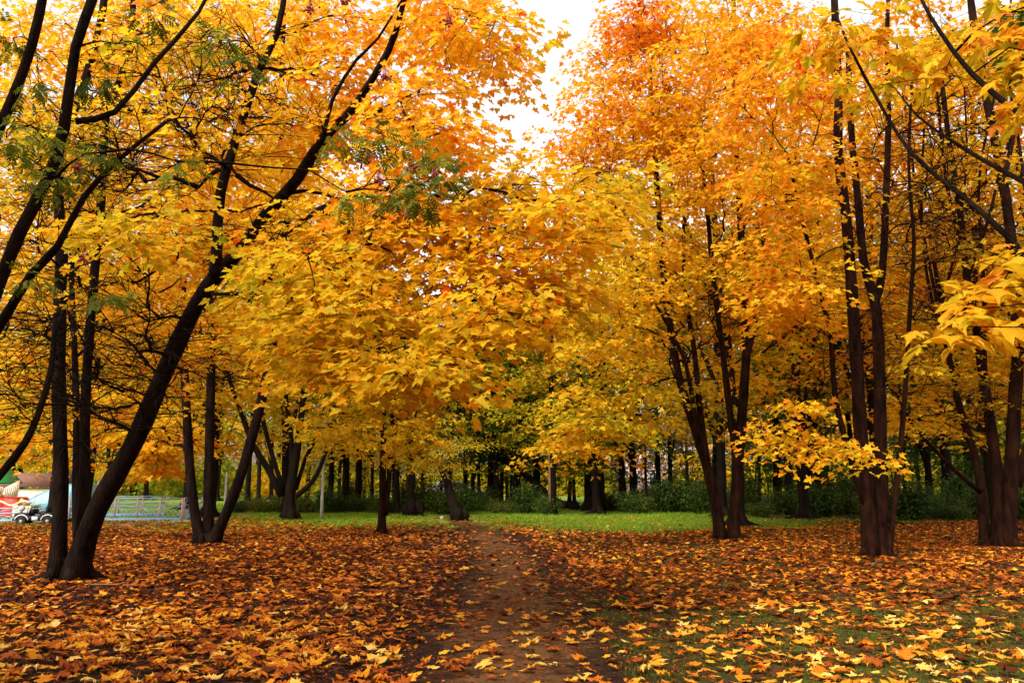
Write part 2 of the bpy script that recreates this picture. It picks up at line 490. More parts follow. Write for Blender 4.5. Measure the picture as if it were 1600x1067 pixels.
def make_tree(name, label, cat, base, stems, blobs, bark, R=.65, nleaf=45, lsize=.17, tpl=L_MID, group=None, bare=None, flare=1.5,
              zmin=1.4, tipr=.005, twigs=4, bf=.35, sides=10, extra_targets=None, leafmat=None, detail=True, single='stem', leaf_fn=None, slim=1.0):
    """stems: list of (pts, radii) in world space, drawn from the base up"""
    root = thing(name, base, label, cat, group)
    st = []
    for pts, rad in stems:
        p, r = poly_resample(pts, rad); r = r * slim
        h = np.maximum(p[:, 2] - base[2], 0)
        if p[0][2] - base[2] < .3: r = r * (1 + (flare - 1) * np.exp(-h / .22))
        st.append((p, r))
    T, tone = (np.empty((0, 3)), np.empty(0))
    if blobs: T, tone = blob_targets(blobs)
    if extra_targets is not None:
        T = np.concatenate([T, extra_targets[0]]); tone = np.concatenate([tone, extra_targets[1]])
    keep = T[:, 2] > base[2] + .9
    T, tone = T[keep], tone[keep]
    leafy = np.ones(len(T), bool)
    if bare:
        B, _ = blob_targets([b + (.5,) for b in bare])
        B = B[B[:, 2] > base[2] + 1.2]
        T = np.concatenate([T, B]); tone = np.concatenate([tone, np.zeros(len(B))]); leafy = np.concatenate([leafy, np.zeros(len(B), bool)])
    br = grow(st, T, bf=bf, zmin=zmin)
    smb = []
    for p, r in st:
        mb = MB(); rr = r * (1 + .05 * np.sin(np.arange(len(r)) * 1.7))
        if p[0][2] - base[2] < .3 and r[0] > .12:
            for q in range(4):
                a = q * 1.6 + rng.uniform(-.4, .4); rr0 = r[0]; L = rr0 * rng.uniform(2.2, 3.6) * (1 if base[1] < 30 else .55); dd = np.array([math.cos(a), math.sin(a), 0])
                w_ = np.array([-dd[1], dd[0], 0]) * rng.uniform(-.3, .3) * L
                mb.tube(np.array([p[0] + dd * rr0 * .3 + [0, 0, rr0 * 1.3], p[0] + dd * rr0 * .95 + [0, 0, rr0 * .35], p[0] + dd * L * .6 + w_ * .4 + [0, 0, .02], p[0] + dd * L + w_ + [0, 0, -.06]]), [rr0 * .42, rr0 * .38, rr0 * .24, rr0 * .10], 7)
        p = p.copy(); p[0, 2] -= .15 if p[0][2] - base[2] < .3 else 0
        mb.tube(p, rr, sides); smb.append(mb)
    groups = {}
    crown = MB()
    rootof = {}
    for bi, b in enumerate(br):
        if b is None: continue
        par = b['parent'][1]
        rootof[bi] = rootof[par] if par >= 0 else bi
        m = len(b['pts'])
        rb = min(max(tipr, tipr * 1.15 * b['cnt'] ** .52), .7 * b['r0'] if par < 0 else 1, br[par]['rb'] * .92 if par >= 0 else 1)
        b['rb'] = rb
        rad = np.linspace(rb, max(tipr * .8, rb * (.35 if b['cnt'] > 3 else .5)), m)
        ri = rootof[bi]
        if br[ri]['cnt'] >= 4 and detail: mb = groups.setdefault(ri, MB())
        else: mb = smb[b['parent'][0]]
        mb.tube(b['pts'], rad, 6 if rb > .02 else (4 if rb > .009 else 3), cap=False)
        c = b['pts'][-1]
        out = unit(b['pts'][-1] - b['pts'][-3])
        ti = b['ti']
        tw = twigs if leafy[ti] else max(3, twigs)
        for _ in range(tw):
            a = rng.uniform(0, 2 * np.pi); d = np.array([math.cos(a), math.sin(a), rng.uniform(-.1, .25)]) + (.5 if leafy[ti] else .9) * out
            s = c - out * rng.uniform(0, .5) * R
            Lw = R * rng.uniform(.5, 1.0)
            mid = s + d * Lw * .5 + rng.normal(0, .04, 3); e = s + d * Lw - np.array([0, 0, .12 * R])
            tk = 1.0 if leafy[ti] else 1.5
            mb.tube(np.array([s, mid, e]), [tipr * .75 * tk, tipr * .6 * tk, tipr * .35 * tk], 3, cap=False)
            if not leafy[ti]:
                e2 = mid + unit(d + rng.normal(0, .6, 3)) * Lw * .5
                mb.tube(np.array([mid, e2]), [tipr * .7, tipr * .4], 3, cap=False)
        if leafy[ti]:
            if leaf_fn: leaf_fn(crown, c, out, R, nleaf, tone[ti])
            else: spray_leaves(crown, c, out, R * rng.uniform(.75, 1.2), max(4, int(nleaf * rng.uniform(.6, 1.3))), lsize, tone[ti], tpl)
    so = []
    for i, mb in enumerate(smb):
        nm = 'trunk' if (len(smb) == 1 or (i == 0 and single == 'trunk')) else 'stem'
        so.append(mb.build(nm, bark, root, True, base))
    for ri, mb in groups.items():
        mb.build('branch', bark, so[br[ri]['parent'][0]], True, base)
    if crown.n: crown.build('crown', leafmat or M_MAPLE, root, False, base)
    return root, st


def S(pix, Y0, Y1, w0, w1, base=None):
    """a stem from photo points: depth runs from Y0 at the foot to Y1 at the top, widths in photo pixels"""
    n = len(pix)
    t = np.linspace(0, 1, n)
    Y = Y0 + (Y1 - Y0) * t
    pts = np.array([P(px, py, y) for (px, py), y in zip(pix, Y)])
    if base is not None: pts[0] = base
    rad = (w0 + (w1 - w0) * t) * Y / FPX / 2
    return pts, rad


# the big leaning maple on the left
b = G(105, 914)
Ya = b[1]
o3 = lambda dx, dy: b + np.array([dx, dy, 0])
stems = [
    S([(112, 905), (150, 800), (210, 690), (262, 570), (305, 480), (340, 428), (375, 392), (425, 325), (464, 281), (505, 217), (540, 184), (565, 150), (606, 82), (625, 26), (640, -40), (650, -120)], Ya, 9.6, 40, 7, o3(.08, 0)),
    S([(92, 905), (95, 760), (92, 600), (94, 450), (97, 380), (90, 285), (105, 200), (135, 120), (160, 20), (170, -90)], Ya, Ya - .6, 29, 13, o3(-.16, 0)),
    S([(118, 905), (132, 760), (133, 640), (140, 520), (150, 400), (160, 290), (166, 180), (190, 120), (205, 40), (215, -80)], Ya + .25, Ya + .6, 21, 11, o3(.0, .22)),
    S([(335, 432), (338, 400), (345, 300), (375, 200), (405, 110), (432, 55), (448, -30), (455, -110)], 11.6, 11.0, 24, 8),
    S([(505, 217), (520, 155), (557, 94), (591, 60), (640, -20)], 10.5, 9.8, 9, 4),
    S([(110, 905), (119, 790), (120, 690), (117, 560), (112, 430), (118, 330)], Ya + .55, Ya + 1.2, 18, 8, o3(-.05, .5)),
    S([(330, 459), (410, 462), (480, 478), (560, 470)], 11.7, 10.6, 8, 4),
]
A_blobs = [
    (585, 450, 185, 160, 10.0, 2.0, 84, .44), (330, 420, 160, 150, 15.5, 1.8, 30, .5), (610, 560, 150, 50, 9.0, 1.4, 22, .43), (790, 470, 110, 85, 9.6, 1.6, 32, .44), (850, 325, 155, 80, 9.8, 1.6, 36, .43), (700, 340, 160, 80, 11, 1.6, 20, .46),
    (650, 230, 100, 100, 10.2, 1.4, 20, .52), (710, 55, 105, 75, 10.6, 1.4, 22, .53), (520, 130, 150, 150, 12.2, 1.6, 40, .54), (330, 260, 170, 170, 15.8, 2.2, 54, .50),
    (215, 335, 75, 60, 8.8, .8, 7, .42), (150, 470, 190, 190, 16, 2.6, 44, .5), (40, 150, 130, 170, 15.5, 2.5, 34, .55), (80, 190, 110, 140, 11.0, 1, 11, .40), (300, 120, 120, 90, 10.5, .8, 8, .46), (260, 60, 200, 80, 14.5, 2.5, 34, .54), (20, 620, 120, 90, 15, 2, 14, .5)]
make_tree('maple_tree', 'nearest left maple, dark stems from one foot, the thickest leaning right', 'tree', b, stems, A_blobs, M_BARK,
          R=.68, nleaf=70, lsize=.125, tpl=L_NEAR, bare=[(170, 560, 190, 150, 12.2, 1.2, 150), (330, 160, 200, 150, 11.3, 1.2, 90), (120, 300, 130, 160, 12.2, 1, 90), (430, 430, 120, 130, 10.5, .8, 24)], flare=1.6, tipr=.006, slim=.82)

# the three slim stems behind it
b = G(322, 851); Y = b[1]
stems = [S([(312, 848), (300, 770), (292, 650), (288, 560), (285, 470), (290, 380), (300, 280), (305, 180)], Y, Y, 16, 7, b + [-.12, 0, 0]),
         S([(322, 848), (326, 760), (329, 620), (330, 500), (322, 420), (315, 330), (312, 200)], Y + .1, Y + .6, 17, 7, b + [.02, .1, 0]),
         S([(335, 848), (370, 760), (405, 640), (425, 545), (437, 470), (452, 380), (440, 260), (440, 150), (442, 70), (445, -20)], Y - .1, Y - 1, 17, 7, b + [.16, -.05, 0])]
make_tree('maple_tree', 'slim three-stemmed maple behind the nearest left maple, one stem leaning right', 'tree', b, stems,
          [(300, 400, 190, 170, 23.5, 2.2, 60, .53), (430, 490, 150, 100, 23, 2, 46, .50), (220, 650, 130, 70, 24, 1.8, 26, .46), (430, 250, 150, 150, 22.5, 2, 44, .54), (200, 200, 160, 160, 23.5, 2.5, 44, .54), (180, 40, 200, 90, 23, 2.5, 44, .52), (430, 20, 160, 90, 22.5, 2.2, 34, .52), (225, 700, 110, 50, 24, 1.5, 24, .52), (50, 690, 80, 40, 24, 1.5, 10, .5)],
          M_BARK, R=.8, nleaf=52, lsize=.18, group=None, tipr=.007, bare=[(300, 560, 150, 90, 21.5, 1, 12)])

# the old many-limbed tree
b = G(452, 813); Y = b[1]
stems = [S([(452, 812), (452, 790), (454, 766), (458, 740), (466, 690), (476, 600), (480, 520), (470, 400)], Y, Y, 25, 6, b),
         S([(440, 775), (420, 735), (396, 695), (375, 640), (358, 590), (340, 520)], Y, Y - 1, 14, 6),
         S([(444, 768), (428, 720), (412, 660), (404, 600), (398, 520)], Y + .3, Y + .5, 10, 6),
         S([(452, 765), (456, 700), (449, 640), (440, 560), (430, 450)], Y, Y + .6, 11, 6),
         S([(463, 775), (488, 752), (506, 715), (515, 675), (530, 620), (545, 540)], Y - .2, Y - 1.5, 10, 5),
         S([(462, 765), (478, 715), (495, 680), (508, 630), (520, 560)], Y + .2, Y + 1, 8, 5)]
make_tree('old_tree', 'stout old tree with many dark limbs fanning from one short trunk', 'tree', b, stems,
          [(440, 590, 150, 70, 35.5, 3, 46, .42), (440, 480, 180, 110, 35, 3.5, 50, .48), (470, 330, 170, 130, 35, 3.5, 44, .5), (545, 670, 60, 30, 35, 1.5, 8, .4), (380, 690, 60, 25, 37, 1.5, 8, .5)],
          M_BARK_FAR, R=1.0, nleaf=58, lsize=.2, tpl=L_FAR, single='trunk', flare=1.3, tipr=.01, twigs=3, slim=.82)

# small double-stemmed tree left of the path
b = G(598, 833); Y = b[1]
stems = [S([(596, 831), (598, 740), (600, 650), (604, 560), (606, 480)], Y, Y, 12, 5, b + [-.03, 0, 0]),
         S([(602, 805), (609, 730), (614, 650), (622, 560), (640, 470)], Y, Y + .4, 9, 4)]
make_tree('maple_tree', 'small slender maple with two close stems, standing alone left of the path end', 'tree', b, stems,
          [(590, 660, 110, 55, 26.3, 2, 34, .40), (640, 690, 60, 40, 26, 1.5, 10, .36), (560, 560, 120, 60, 27, 2, 30, .46), (640, 540, 90, 80, 27.5, 2, 24, .45)],
          M_BARK_WARM, R=.75, nleaf=42, lsize=.18, tipr=.008, flare=1.4)

# V-shaped maple right of the path
b = G(1136, 843); Y = b[1]
stems = [S([(1127, 840), (1115, 770), (1096, 700), (1081, 655), (1059, 580), (1040, 456), (1030, 340), (1022, 220), (1015, 100)], Y, Y - .3, 20, 8, b + [-.16, 0, 0]),
         S([(1146, 840), (1151, 760), (1156, 690), (1163, 600), (1166, 540), (1160, 460), (1157, 340), (1150, 220), (1148, 90), (1145, -40)], Y + .1, Y + .3, 21, 8, b + [.16, .05, 0]),
         S([(1150, 705), (1140, 640), (1128, 540), (1115, 440), (1105, 330), (1090, 200)], Y, Y - .8, 14, 6),
         S([(1104, 720), (1092, 625), (1085, 550), (1070, 450), (1068, 350)], Y - .1, Y + .8, 13, 6),
         S([(1166, 565), (1180, 500), (1190, 400), (1200, 280), (1215, 150)], Y + .1, Y + .4, 10, 5),
         S([(1092, 690), (1076, 590), (1060, 540), (1000, 430), (960, 340)], Y - .2, Y - .6, 9, 4)]
make_tree('maple_tree', 'V-shaped maple of two diverging brown stems right of the path', 'tree', b, stems,
          [(950, 470, 95, 120, 21.6, 2.2, 50, .44), (1090, 420, 130, 130, 25.2, 1.4, 50, .42), (960, 630, 90, 60, 21.3, 1.8, 24, .35), (1060, 620, 70, 60, 25, 1.2, 14, .28), (1060, 400, 80, 60, 21.3, .8, 7, .52), (900, 690, 60, 40, 21, 1, 7, .50), (1070, 230, 170, 110, 22.3, 3, 86, .50), (985, 150, 100, 110, 23, 2.4, 60, .58),
           (1130, 60, 170, 90, 22.3, 3, 70, .54), (940, 330, 80, 80, 24, 2, 24, .46), (1000, 40, 60, 60, 23, 1.6, 20, .74), (1210, 430, 70, 110, 24.5, 1.4, 22, .5), (900, 220, 50, 60, 24, 1.6, 12, .56)],
          M_BARK_WARM, R=.78, nleaf=74, lsize=.15, tipr=.007, flare=1.35, slim=.88, bare=[(1090, 480, 110, 150, 22.3, 1.2, 80)])

# three-stemmed maple on the right
b = G(1371, 873); Y = b[1]
stems = [S([(1362, 868), (1353, 760), (1345, 680), (1338, 560), (1330, 440), (1322, 340), (1310, 240), (1310, 150), (1305, 30), (1300, -80)], Y, Y - .2, 28, 12, b + [-.12, 0, 0]),
         S([(1384, 868), (1377, 760), (1375, 650), (1372, 520), (1366, 467), (1350, 411), (1342, 330), (1330, 200), (1325, 60)], Y + .15, Y + .5, 26, 10, b + [.1, .12, 0]),
         S([(1394, 850), (1405, 720), (1415, 600), (1422, 480), (1428, 380), (1420, 260), (1425, 120)], Y + .1, Y - .3, 11, 5, b + [.26, .1, 0]),
         S([(1352, 790), (1322, 690), (1305, 620), (1298, 530), (1285, 470), (1265, 390), (1250, 330), (1230, 240)], Y - .05, Y - 1, 12, 5),
         S([(1367, 470), (1378, 430), (1385, 300), (1388, 180), (1386, 60), (1390, -60)], Y + .4, Y + .4, 16, 7)]
make_tree('maple_tree', 'three-stemmed maple, two straight thick stems and a thin third, nearest on the right', 'tree', b, stems,
          [(1235, 430, 85, 110, 17.2, 1.6, 30, .52), (1255, 668, 75, 42, 16.4, 2.2, 10, .56), (1340, 700, 25, 14, 15.4, .4, 3, .5), (1330, 200, 150, 160, 20.0, 1.6, 50, .56), (1290, 140, 110, 110, 16.8, .8, 12, .56), (1430, 330, 90, 140, 20.2, 1.3, 18, .52), (1350, 480, 70, 100, 20.3, 1, 14, .5), (1230, 290, 90, 60, 16.8, 1.6, 22, .55), (1430, 60, 110, 80, 18.5, 2, 24, .55), (1200, 130, 80, 100, 17.5, 1.8, 20, .6), (1420, 530, 60, 80, 19.3, 1.2, 9, .45)],
          M_BARK_WARM, R=.7, nleaf=60, lsize=.15, tipr=.006, flare=1.3, slim=.86, bare=[(1420, 360, 110, 180, 17.5, 1, 100), (1330, 560, 100, 90, 17.3, 1, 34)])

# multi-stemmed maple at the right edge
b = G(1558, 857); Y = b[1]
stems = [S([(1560, 855), (1560, 760), (1550, 680), (1535, 580), (1525, 500), (1510, 430), (1500, 330), (1480, 200), (1465, 60)], Y, Y + .3, 26, 9, b + [.02, 0, 0]),
         S([(1574, 852), (1580, 740), (1586, 620), (1590, 540), (1582, 400), (1570, 300), (1545, 170), (1522, 40), (1510, -60)], Y - .1, Y - .3, 30, 14, b + [.2, -.1, 0]),
         S([(1540, 850), (1533, 760), (1520, 700), (1495, 620), (1480, 540), (1468, 460), (1450, 350)], Y + .15, Y + .8, 20, 8, b + [-.22, .1, 0]),
         S([(1588, 760), (1620, 650), (1640, 560), (1660, 430), (1665, 300)], Y, Y - .8, 22, 9),
         S([(1532, 768), (1485, 728), (1425, 662), (1400, 615)], Y - .1, Y - 1.2, 11, 4),
         S([(1500, 640), (1470, 500), (1440, 350), (1418, 200), (1400, 60)], Y + .2, Y - .4, 9, 4), S([(1525, 520), (1505, 400), (1478, 280), (1462, 120), (1450, 0)], Y, Y - .8, 9, 4),
         S([(1540, 600), (1536, 420), (1530, 280), (1560, 120), (1580, 0)], Y, Y - .6, 8, 4), S([(1586, 620), (1608, 480), (1602, 300), (1580, 150), (1560, 20)], Y - .1, Y - .9, 10, 4),
         S([(1484, 560), (1452, 450), (1440, 330), (1446, 150)], Y + .4, Y - .2, 8, 4), S([(1510, 440), (1545, 340), (1570, 240), (1620, 120)], Y + .1, Y - .3, 8, 4), S([(1470, 480), (1495, 380), (1510, 250), (1505, 100)], Y + .5, Y, 7, 3),
         S([(1568, 290), (1585, 200), (1600, 100), (1605, 0)], Y - .25, Y, 12, 6)]
make_tree('maple_tree', 'dark maple with a spray of stems at the right edge of the clearing', 'tree', b, stems,
          [(1500, 230, 130, 190, 23.0, 1.8, 46, .54), (1520, 600, 120, 100, 22.4, 1.6, 34, .47), (1590, 90, 100, 100, 22, 1.6, 30, .54), (1650, 450, 90, 190, 21.5, 1.6, 34, .5), (1420, 650, 60, 50, 20.4, 1.2, 8, .45), (1460, 440, 70, 90, 22.5, 1.2, 14, .5), (1500, 340, 110, 150, 18.4, .6, 7, .48)],
          M_BARK_WARM, R=.7, nleaf=58, lsize=.15, tipr=.006, flare=1.3, slim=.76, bare=[(1510, 380, 110, 190, 18.8, 1, 140), (1500, 140, 110, 120, 18.4, 1, 70), (1480, 640, 90, 70, 18.8, 1, 30)])

# tree reaching in from beyond the right edge: long bare boughs and one near spray of big leaves
b = np.array([4.9, 5.2, float(hz(4.9, 5.2))])
trunk = np.array([b, b + [-.05, 0, 1.2], b + [-.02, .05, 2.3], b + [.1, .1, 3.6], b + [.2, .2, 5.0], b + [.2, .3, 7]])
stems = [(trunk, np.array([.17, .15, .13, .11, .09, .05])),
         (np.concatenate([[trunk[2]], P([1680, 1580, 1530, 1485, 1425, 1380, 1324, 1301, 1290], [455, 375, 328, 292, 240, 172, 67, 0, -60], np.linspace(5.2, 6.4, 9))]), np.linspace(.024, .005, 10)),
         (np.concatenate([[trunk[3]], P([1680, 1600, 1519, 1470, 1440, 1420], [235, 184, 116, 52, 0, -60], np.linspace(5.2, 6.0, 6))]), np.linspace(.026, .008, 7)),
         (np.concatenate([[trunk[3]], P([1680, 1600, 1537, 1477, 1432, 1400], [340, 285, 251, 214, 180, 140], np.linspace(5.2, 6.8, 6))]), np.linspace(.024, .005, 7)),
         (np.concatenate([[trunk[1]], P([1700, 1640, 1590, 1540, 1490], [440, 432, 440, 462, 492], np.array([4.4, 3.6, 3.1, 2.9, 2.8]))]), np.linspace(.02, .003, 6))]
ne = P(22 + np.array([1470, 1500, 1530, 1560, 1590, 1455, 1500, 1545, 1605, 1585, 1620, 1480]), -14 + np.array([505, 488, 455, 430, 410, 525, 525, 500, 435, 390, 400, 470]), np.array([2.75, 2.8, 2.85, 2.95, 3.0, 2.7, 2.7, 2.85, 3.0, 3.1, 3.1, 2.85]))


def big_leaves(mb, c, out, R, n, tone):
    near = np.linalg.norm(c - np.array([0, 0, EYE])) < 3.9
    spray_leaves(mb, c, out,   .10 if near else .55, 6 if near else 40, .118 if near else .155, tone, L_BIG, droop=.5, loose=.3)


make_tree('maple_tree', 'maple reaching in from the right edge, bare boughs and a close spray of big leaves', 'tree', b, stems,
          [(1760, 60, 120, 120, 5.5, 1, 14, .5), (1590, 20, 40, 40, 6, .5, 4, .5), (1330, 30, 40, 40, 6.3, .3, 3, .5)], M_BARK, R=.5, nleaf=40, lsize=.155, tpl=L_NEAR, zmin=.6, tipr=.003, twigs=1, extra_targets=(ne, np.full(len(ne), .47)), leaf_fn=big_leaves, bare=[(1480, 230, 110, 130, 6, .4, 26)], bf=.6)

# green-leaved tree in the top right corner
b = np.array([5.3, 6.8, float(hz(5.3, 6.8))])
make_tree('green_tree', 'dark green leafy boughs hanging into the top right corner', 'tree', b,
          [(np.array([b, b + [.0, .1, 2], b + [-.1, .1, 4], b + [-.3, 0, 6], b + [-.4, 0, 7.5]]), np.array([.12, .1, .08, .06, .03]))],
          [(1600, 60, 28, 70, 6.2, .4, 12, .45), (1660, 40, 60, 120, 6.4, .6, 20, .45)], M_BARK, R=.22, nleaf=26, lsize=.085, tpl=L_SIMPLE, leafmat=M_GREEN, zmin=2.0, tipr=.004)

# rowan reaching in from beyond the left edge
b = np.array([-5.2, 6.6, float(hz(-5.2, 6.6))])
lb = lambda pix, Y0, Y1, w0, w1: S(pix, Y0, Y1, w0, w1, b + [rng.uniform(-.15, .15), rng.uniform(-.1, .1), 0])
stems = [lb([(-290, 1090), (-200, 880), (-110, 690), (-40, 540), (0, 440), (30, 365), (75, 278), (100, 200), (118, 75), (148, -10), (170, -100)], 6.6, 6.1, 25, 15),
         lb([(-290, 1090), (-190, 860), (-90, 640), (0, 508), (48, 430), (90, 385), (130, 310), (185, 250), (260, 190)], 6.7, 6.6, 22, 6),
         lb([(-300, 1090), (-220, 860), (-140, 560), (-60, 330), (15, 165), (50, 70), (70, -20), (85, -100)], 6.4, 5.8, 23, 13),
         lb([(-290, 1090), (-160, 930), (-60, 810), (0, 742), (40, 690), (62, 640), (80, 575), (86, 500)], 6.8, 7.4, 16, 8),
         S([(118, 190), (180, 175), (240, 100), (310, 20), (350, -60)], 6.3, 6.8, 11, 5)]
rp = [(230, 12), (345, 50), (372, 90), (150, 118), (48, 128), (60, 205), (112, 235), (160, 238), (275, 252), (520, 205), (585, 200), (630, 225), (672, 245), (655, 290), (612, 300), (90, 275), (25, 190), (45, 425), (165, 452), (10, 215), (640, 260), (690, 270), (20, 60), (540, 300)]
rt = np.array([P(x, y, 5.9 + .5 * math.sin(i * 2.3)) for i, (x, y) in enumerate(rp)])
rtone = np.array([.42 + .18 * math.sin(i * 1.7) + (.25 if y > 400 else 0) for i, (x, y) in enumerate(rp)])
rroot, _ = make_tree('rowan_tree', 'rowan leaning in from the left edge with feathery green leaves and red berries', 'tree', b, stems, None, M_BARK,
                     R=.2, nleaf=17, extra_targets=(rt, rtone), leafmat=M_ROWAN, leaf_fn=rowan_leaves, zmin=1.6, tipr=.0035, twigs=1, bf=.25,
                     bare=[(80, 250, 130, 200, 6.4, .5, 26), (280, 130, 160, 110, 6.4, .4, 16), (60, 600, 90, 90, 6.9, .4, 10)])
for i, (x, y) in enumerate([(485, 14), (540, 4), (700, 35), (122, 265), (592, 282), (638, 338), (680, 278), (131, 405), (600, 120), (645, 262), (574, 250)]):
    c = P(x, y, 5.9)
    mb = MB()
    for k in range(16):
        q = c + rng.normal(0, .022, 3) * [1, 1, .7]
        nn = 5
        la = np.linspace(-np.pi / 2, np.pi / 2, nn)
        mb.tube(np.array([q + [0, 0, .0085 * math.sin(a)] for a in la]), .0088 * np.cos(la) + .0006, 7)
        mb.tube(np.array([c + [0, 0, .09], (c + q) / 2 + [0, 0, .04], q]), .0010, 3)
    mb.build('berry_cluster', M_BERRY, rroot, True, b)

# ------------------------------------------------------------------ trees farther back: prototypes and copies
def proto_tree(name, H, cr, cz0, nspray, R, nleaf, lsize, tone, leafm, r0, lean=0.0, limbs=4, bark=M_BARK_FAR, bare=0):
    base = np.array([0, 0, 0.0])
    k = np.linspace(0, 1, 7)
    trunk = np.stack([lean * k ** 1.5 + .12 * np.sin(k * 5 + H), .12 * np.sin(k * 4 + 2 * H), k * H * .86], 1); trunk[0] = 0
    stems = [(trunk, r0 * (1 - .85 * k))]
    for i in range(limbs):
        a = i * 2.4 + H; s = trunk[1 + i % 3]; q = np.linspace(0, 1, 4)
        L = cr * .8
        stems.append((np.stack([s[0] + L * q * math.cos(a) * .8, s[1] + L * q * math.sin(a) * .8, s[2] + H * .38 * q ** .8], 1), r0 * .45 * (1 - .7 * q)))
    u = unit(rng.normal(0, 1, (nspray, 3))) * (rng.uniform(0, 1, (nspray, 1)) ** .38)
    hgt = (H - cz0) / 2
    rad = cr * (1 - .25 * np.maximum(0, u[:, 2]))
    T = np.stack([u[:, 0] * rad + lean, u[:, 1] * rad, cz0 + hgt + u[:, 2] * hgt], 1)
    tn = np.clip(rng.normal(tone, .09, nspray), .03, .97)
    root, _ = make_tree(name, None, None, base, stems, None, bark, R=R, nleaf=nleaf, lsize=lsize, tpl=L_FAR, extra_targets=(T, tn), leafmat=leafm, detail=False,
                        zmin=min(cz0 * .8, 2.5), tipr=.012, twigs=2, sides=8, single='trunk', flare=1.4)
    return root


PR = {
    'gold': proto_tree('maple_tree', 16, 4.2, 2.2, 170, 1.15, 40, .23, .46, M_MAPLE, .2),
    'orange': proto_tree('maple_tree', 17, 4.6, 3.0, 170, 1.2, 40, .23, .51, M_MAPLE, .22, .4),
    'olive': proto_tree('linden_tree', 15, 4.0, 2.4, 150, 1.15, 40, .22, .27, M_MAPLE, .2, -.3),
    'green': proto_tree('green_tree', 15, 3.8, 2.6, 150, 1.1, 44, .2, .45, M_GREEN, .19),
    'slim': proto_tree('wood_tree', 17, 3.0, 3.6, 100, 1.15, 36, .24, .20, M_MAPLE, .17, .2, 2),
    'slimg': proto_tree('wood_tree', 18, 3.0, 3.4, 110, 1.15, 38, .24, .40, M_GREEN, .19, -.2, 2),
    'sap': proto_tree('sapling', 5, 1.5, .9, 60, .55, 34, .15, .30, M_MAPLE, .035, .1, 2),
    'sapg': proto_tree('sapling', 5, 1.5, .9, 60, .55, 34, .14, .42, M_GREEN, .035, -.1, 2),
}
used = set()


def place(kind, px, Y, H, label, cat='tree', group=None, tint=(1, 1, 1), girth=None, rz=None):
    p = PR[kind]
    o = p if kind not in used else copy_tree(p)
    used.add(kind)
    x = (px - 800) / FPX * Y / CP * (CP ** 2 + 0) if False else (px - 800) / FPX * Y * (CP + 0.0)
    x = float(P(px, HOR, Y)[0])
    z = {'gold': 16, 'orange': 17, 'olive': 15, 'green': 15, 'slim': 17, 'slimg': 18, 'sap': 5, 'sapg': 5}[kind]
    s = H / z
    o.location = (x, Y, float(hz(x, Y)))
    g = s if girth is None else girth
    o.scale = (g, g, s)
    o.rotation_euler = (0, 0, rng.uniform(0, 6.28) if rz is None else rz)
    tag(o, label, cat, group)
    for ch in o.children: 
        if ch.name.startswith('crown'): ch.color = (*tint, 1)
    return o


back = [
    # kind, px, Y, H, label
    ('gold', -60, 27, 15, 'golden maple beyond the left edge, behind the red and cream ride'),
    ('orange', 86, 38, 17, 'tall orange maple behind the low fence, far left'),
    ('gold', 133, 34, 17, 'golden maple rising behind the pale blue fence'),
    ('orange', 329, 37, 19, 'orange maple behind the slim three-stemmed maple'),
    ('gold', 452, 42, 19, 'golden maple crown rising above the old many-limbed tree'),
    ('olive', 540, 44, 15, 'yellow-green tree behind the pale concrete pole'),
    ('gold', 292, 47, 17, 'far golden maple on the lawn beyond the fence'),
    ('olive', 100, 48, 15, 'far yellowing tree above the light blue pavilion'),
    ('gold', 932, 42, 15.5, 'olive-gold maple behind the left half of the V-shaped maple'),
    ('olive', 842, 50, 14, 'yellow-green tree in the wood left of the wooden post'),
    ('green', 775, 46, 12.5, 'green-leaved tree in the middle gap beyond the path end'),
    ('olive', 700, 50, 12, 'pale yellow-green tree beyond the leaning stump'),
    ('orange', 1150, 31, 19, 'orange maple crown behind the right stem of the V-shaped maple'),
    ('gold', 1256, 36, 18, 'golden maple behind the three-stemmed maple'),
    ('orange', 1376, 33, 20, 'tall orange maple between the two right-hand maples'),
    ('gold', 1556, 29, 18, 'golden maple behind the dark maple at the right edge'),
    ('orange', 1660, 27, 18, 'orange maple beyond the right edge'),
    ('gold', 1126, 38, 18, 'golden maple filling the gap between the two stems of the V-shaped maple'),
    ('olive', 1230, 42, 16, 'yellow-green tree in the right wood, left of the three-stemmed maple'),
    ('green', 1450, 42, 15, 'green tree in the dark wood between the right-hand maples'),
    ('green', 1120, 48, 15, 'green tree in the wood behind the V-shaped maple'),
    ('olive', 990, 50, 16, 'yellow-green tree beside the pink building'),
    ('olive', 622, 41, 10.5, 'low yellow-green tree just right of the small double-stemmed maple'),
    ('green', 738, 48, 9.5, 'low green tree right of the leaning stump'),
    ('olive', 803, 45, 10, 'low yellow-green tree left of the wooden post'),
    ('green', 640, 58, 13, 'green tree above the far road'),
]
TINT = {'gold': (1, 1, 1), 'orange': (1, 1, 1), 'olive': (1, 1, 1), 'green': (1, 1, 1)}
for k, px, Y, H, lab in back:
    tint = (1, 1, 1)
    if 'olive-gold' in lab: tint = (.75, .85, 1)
    place(k, px, Y, H, lab, tint=tint)

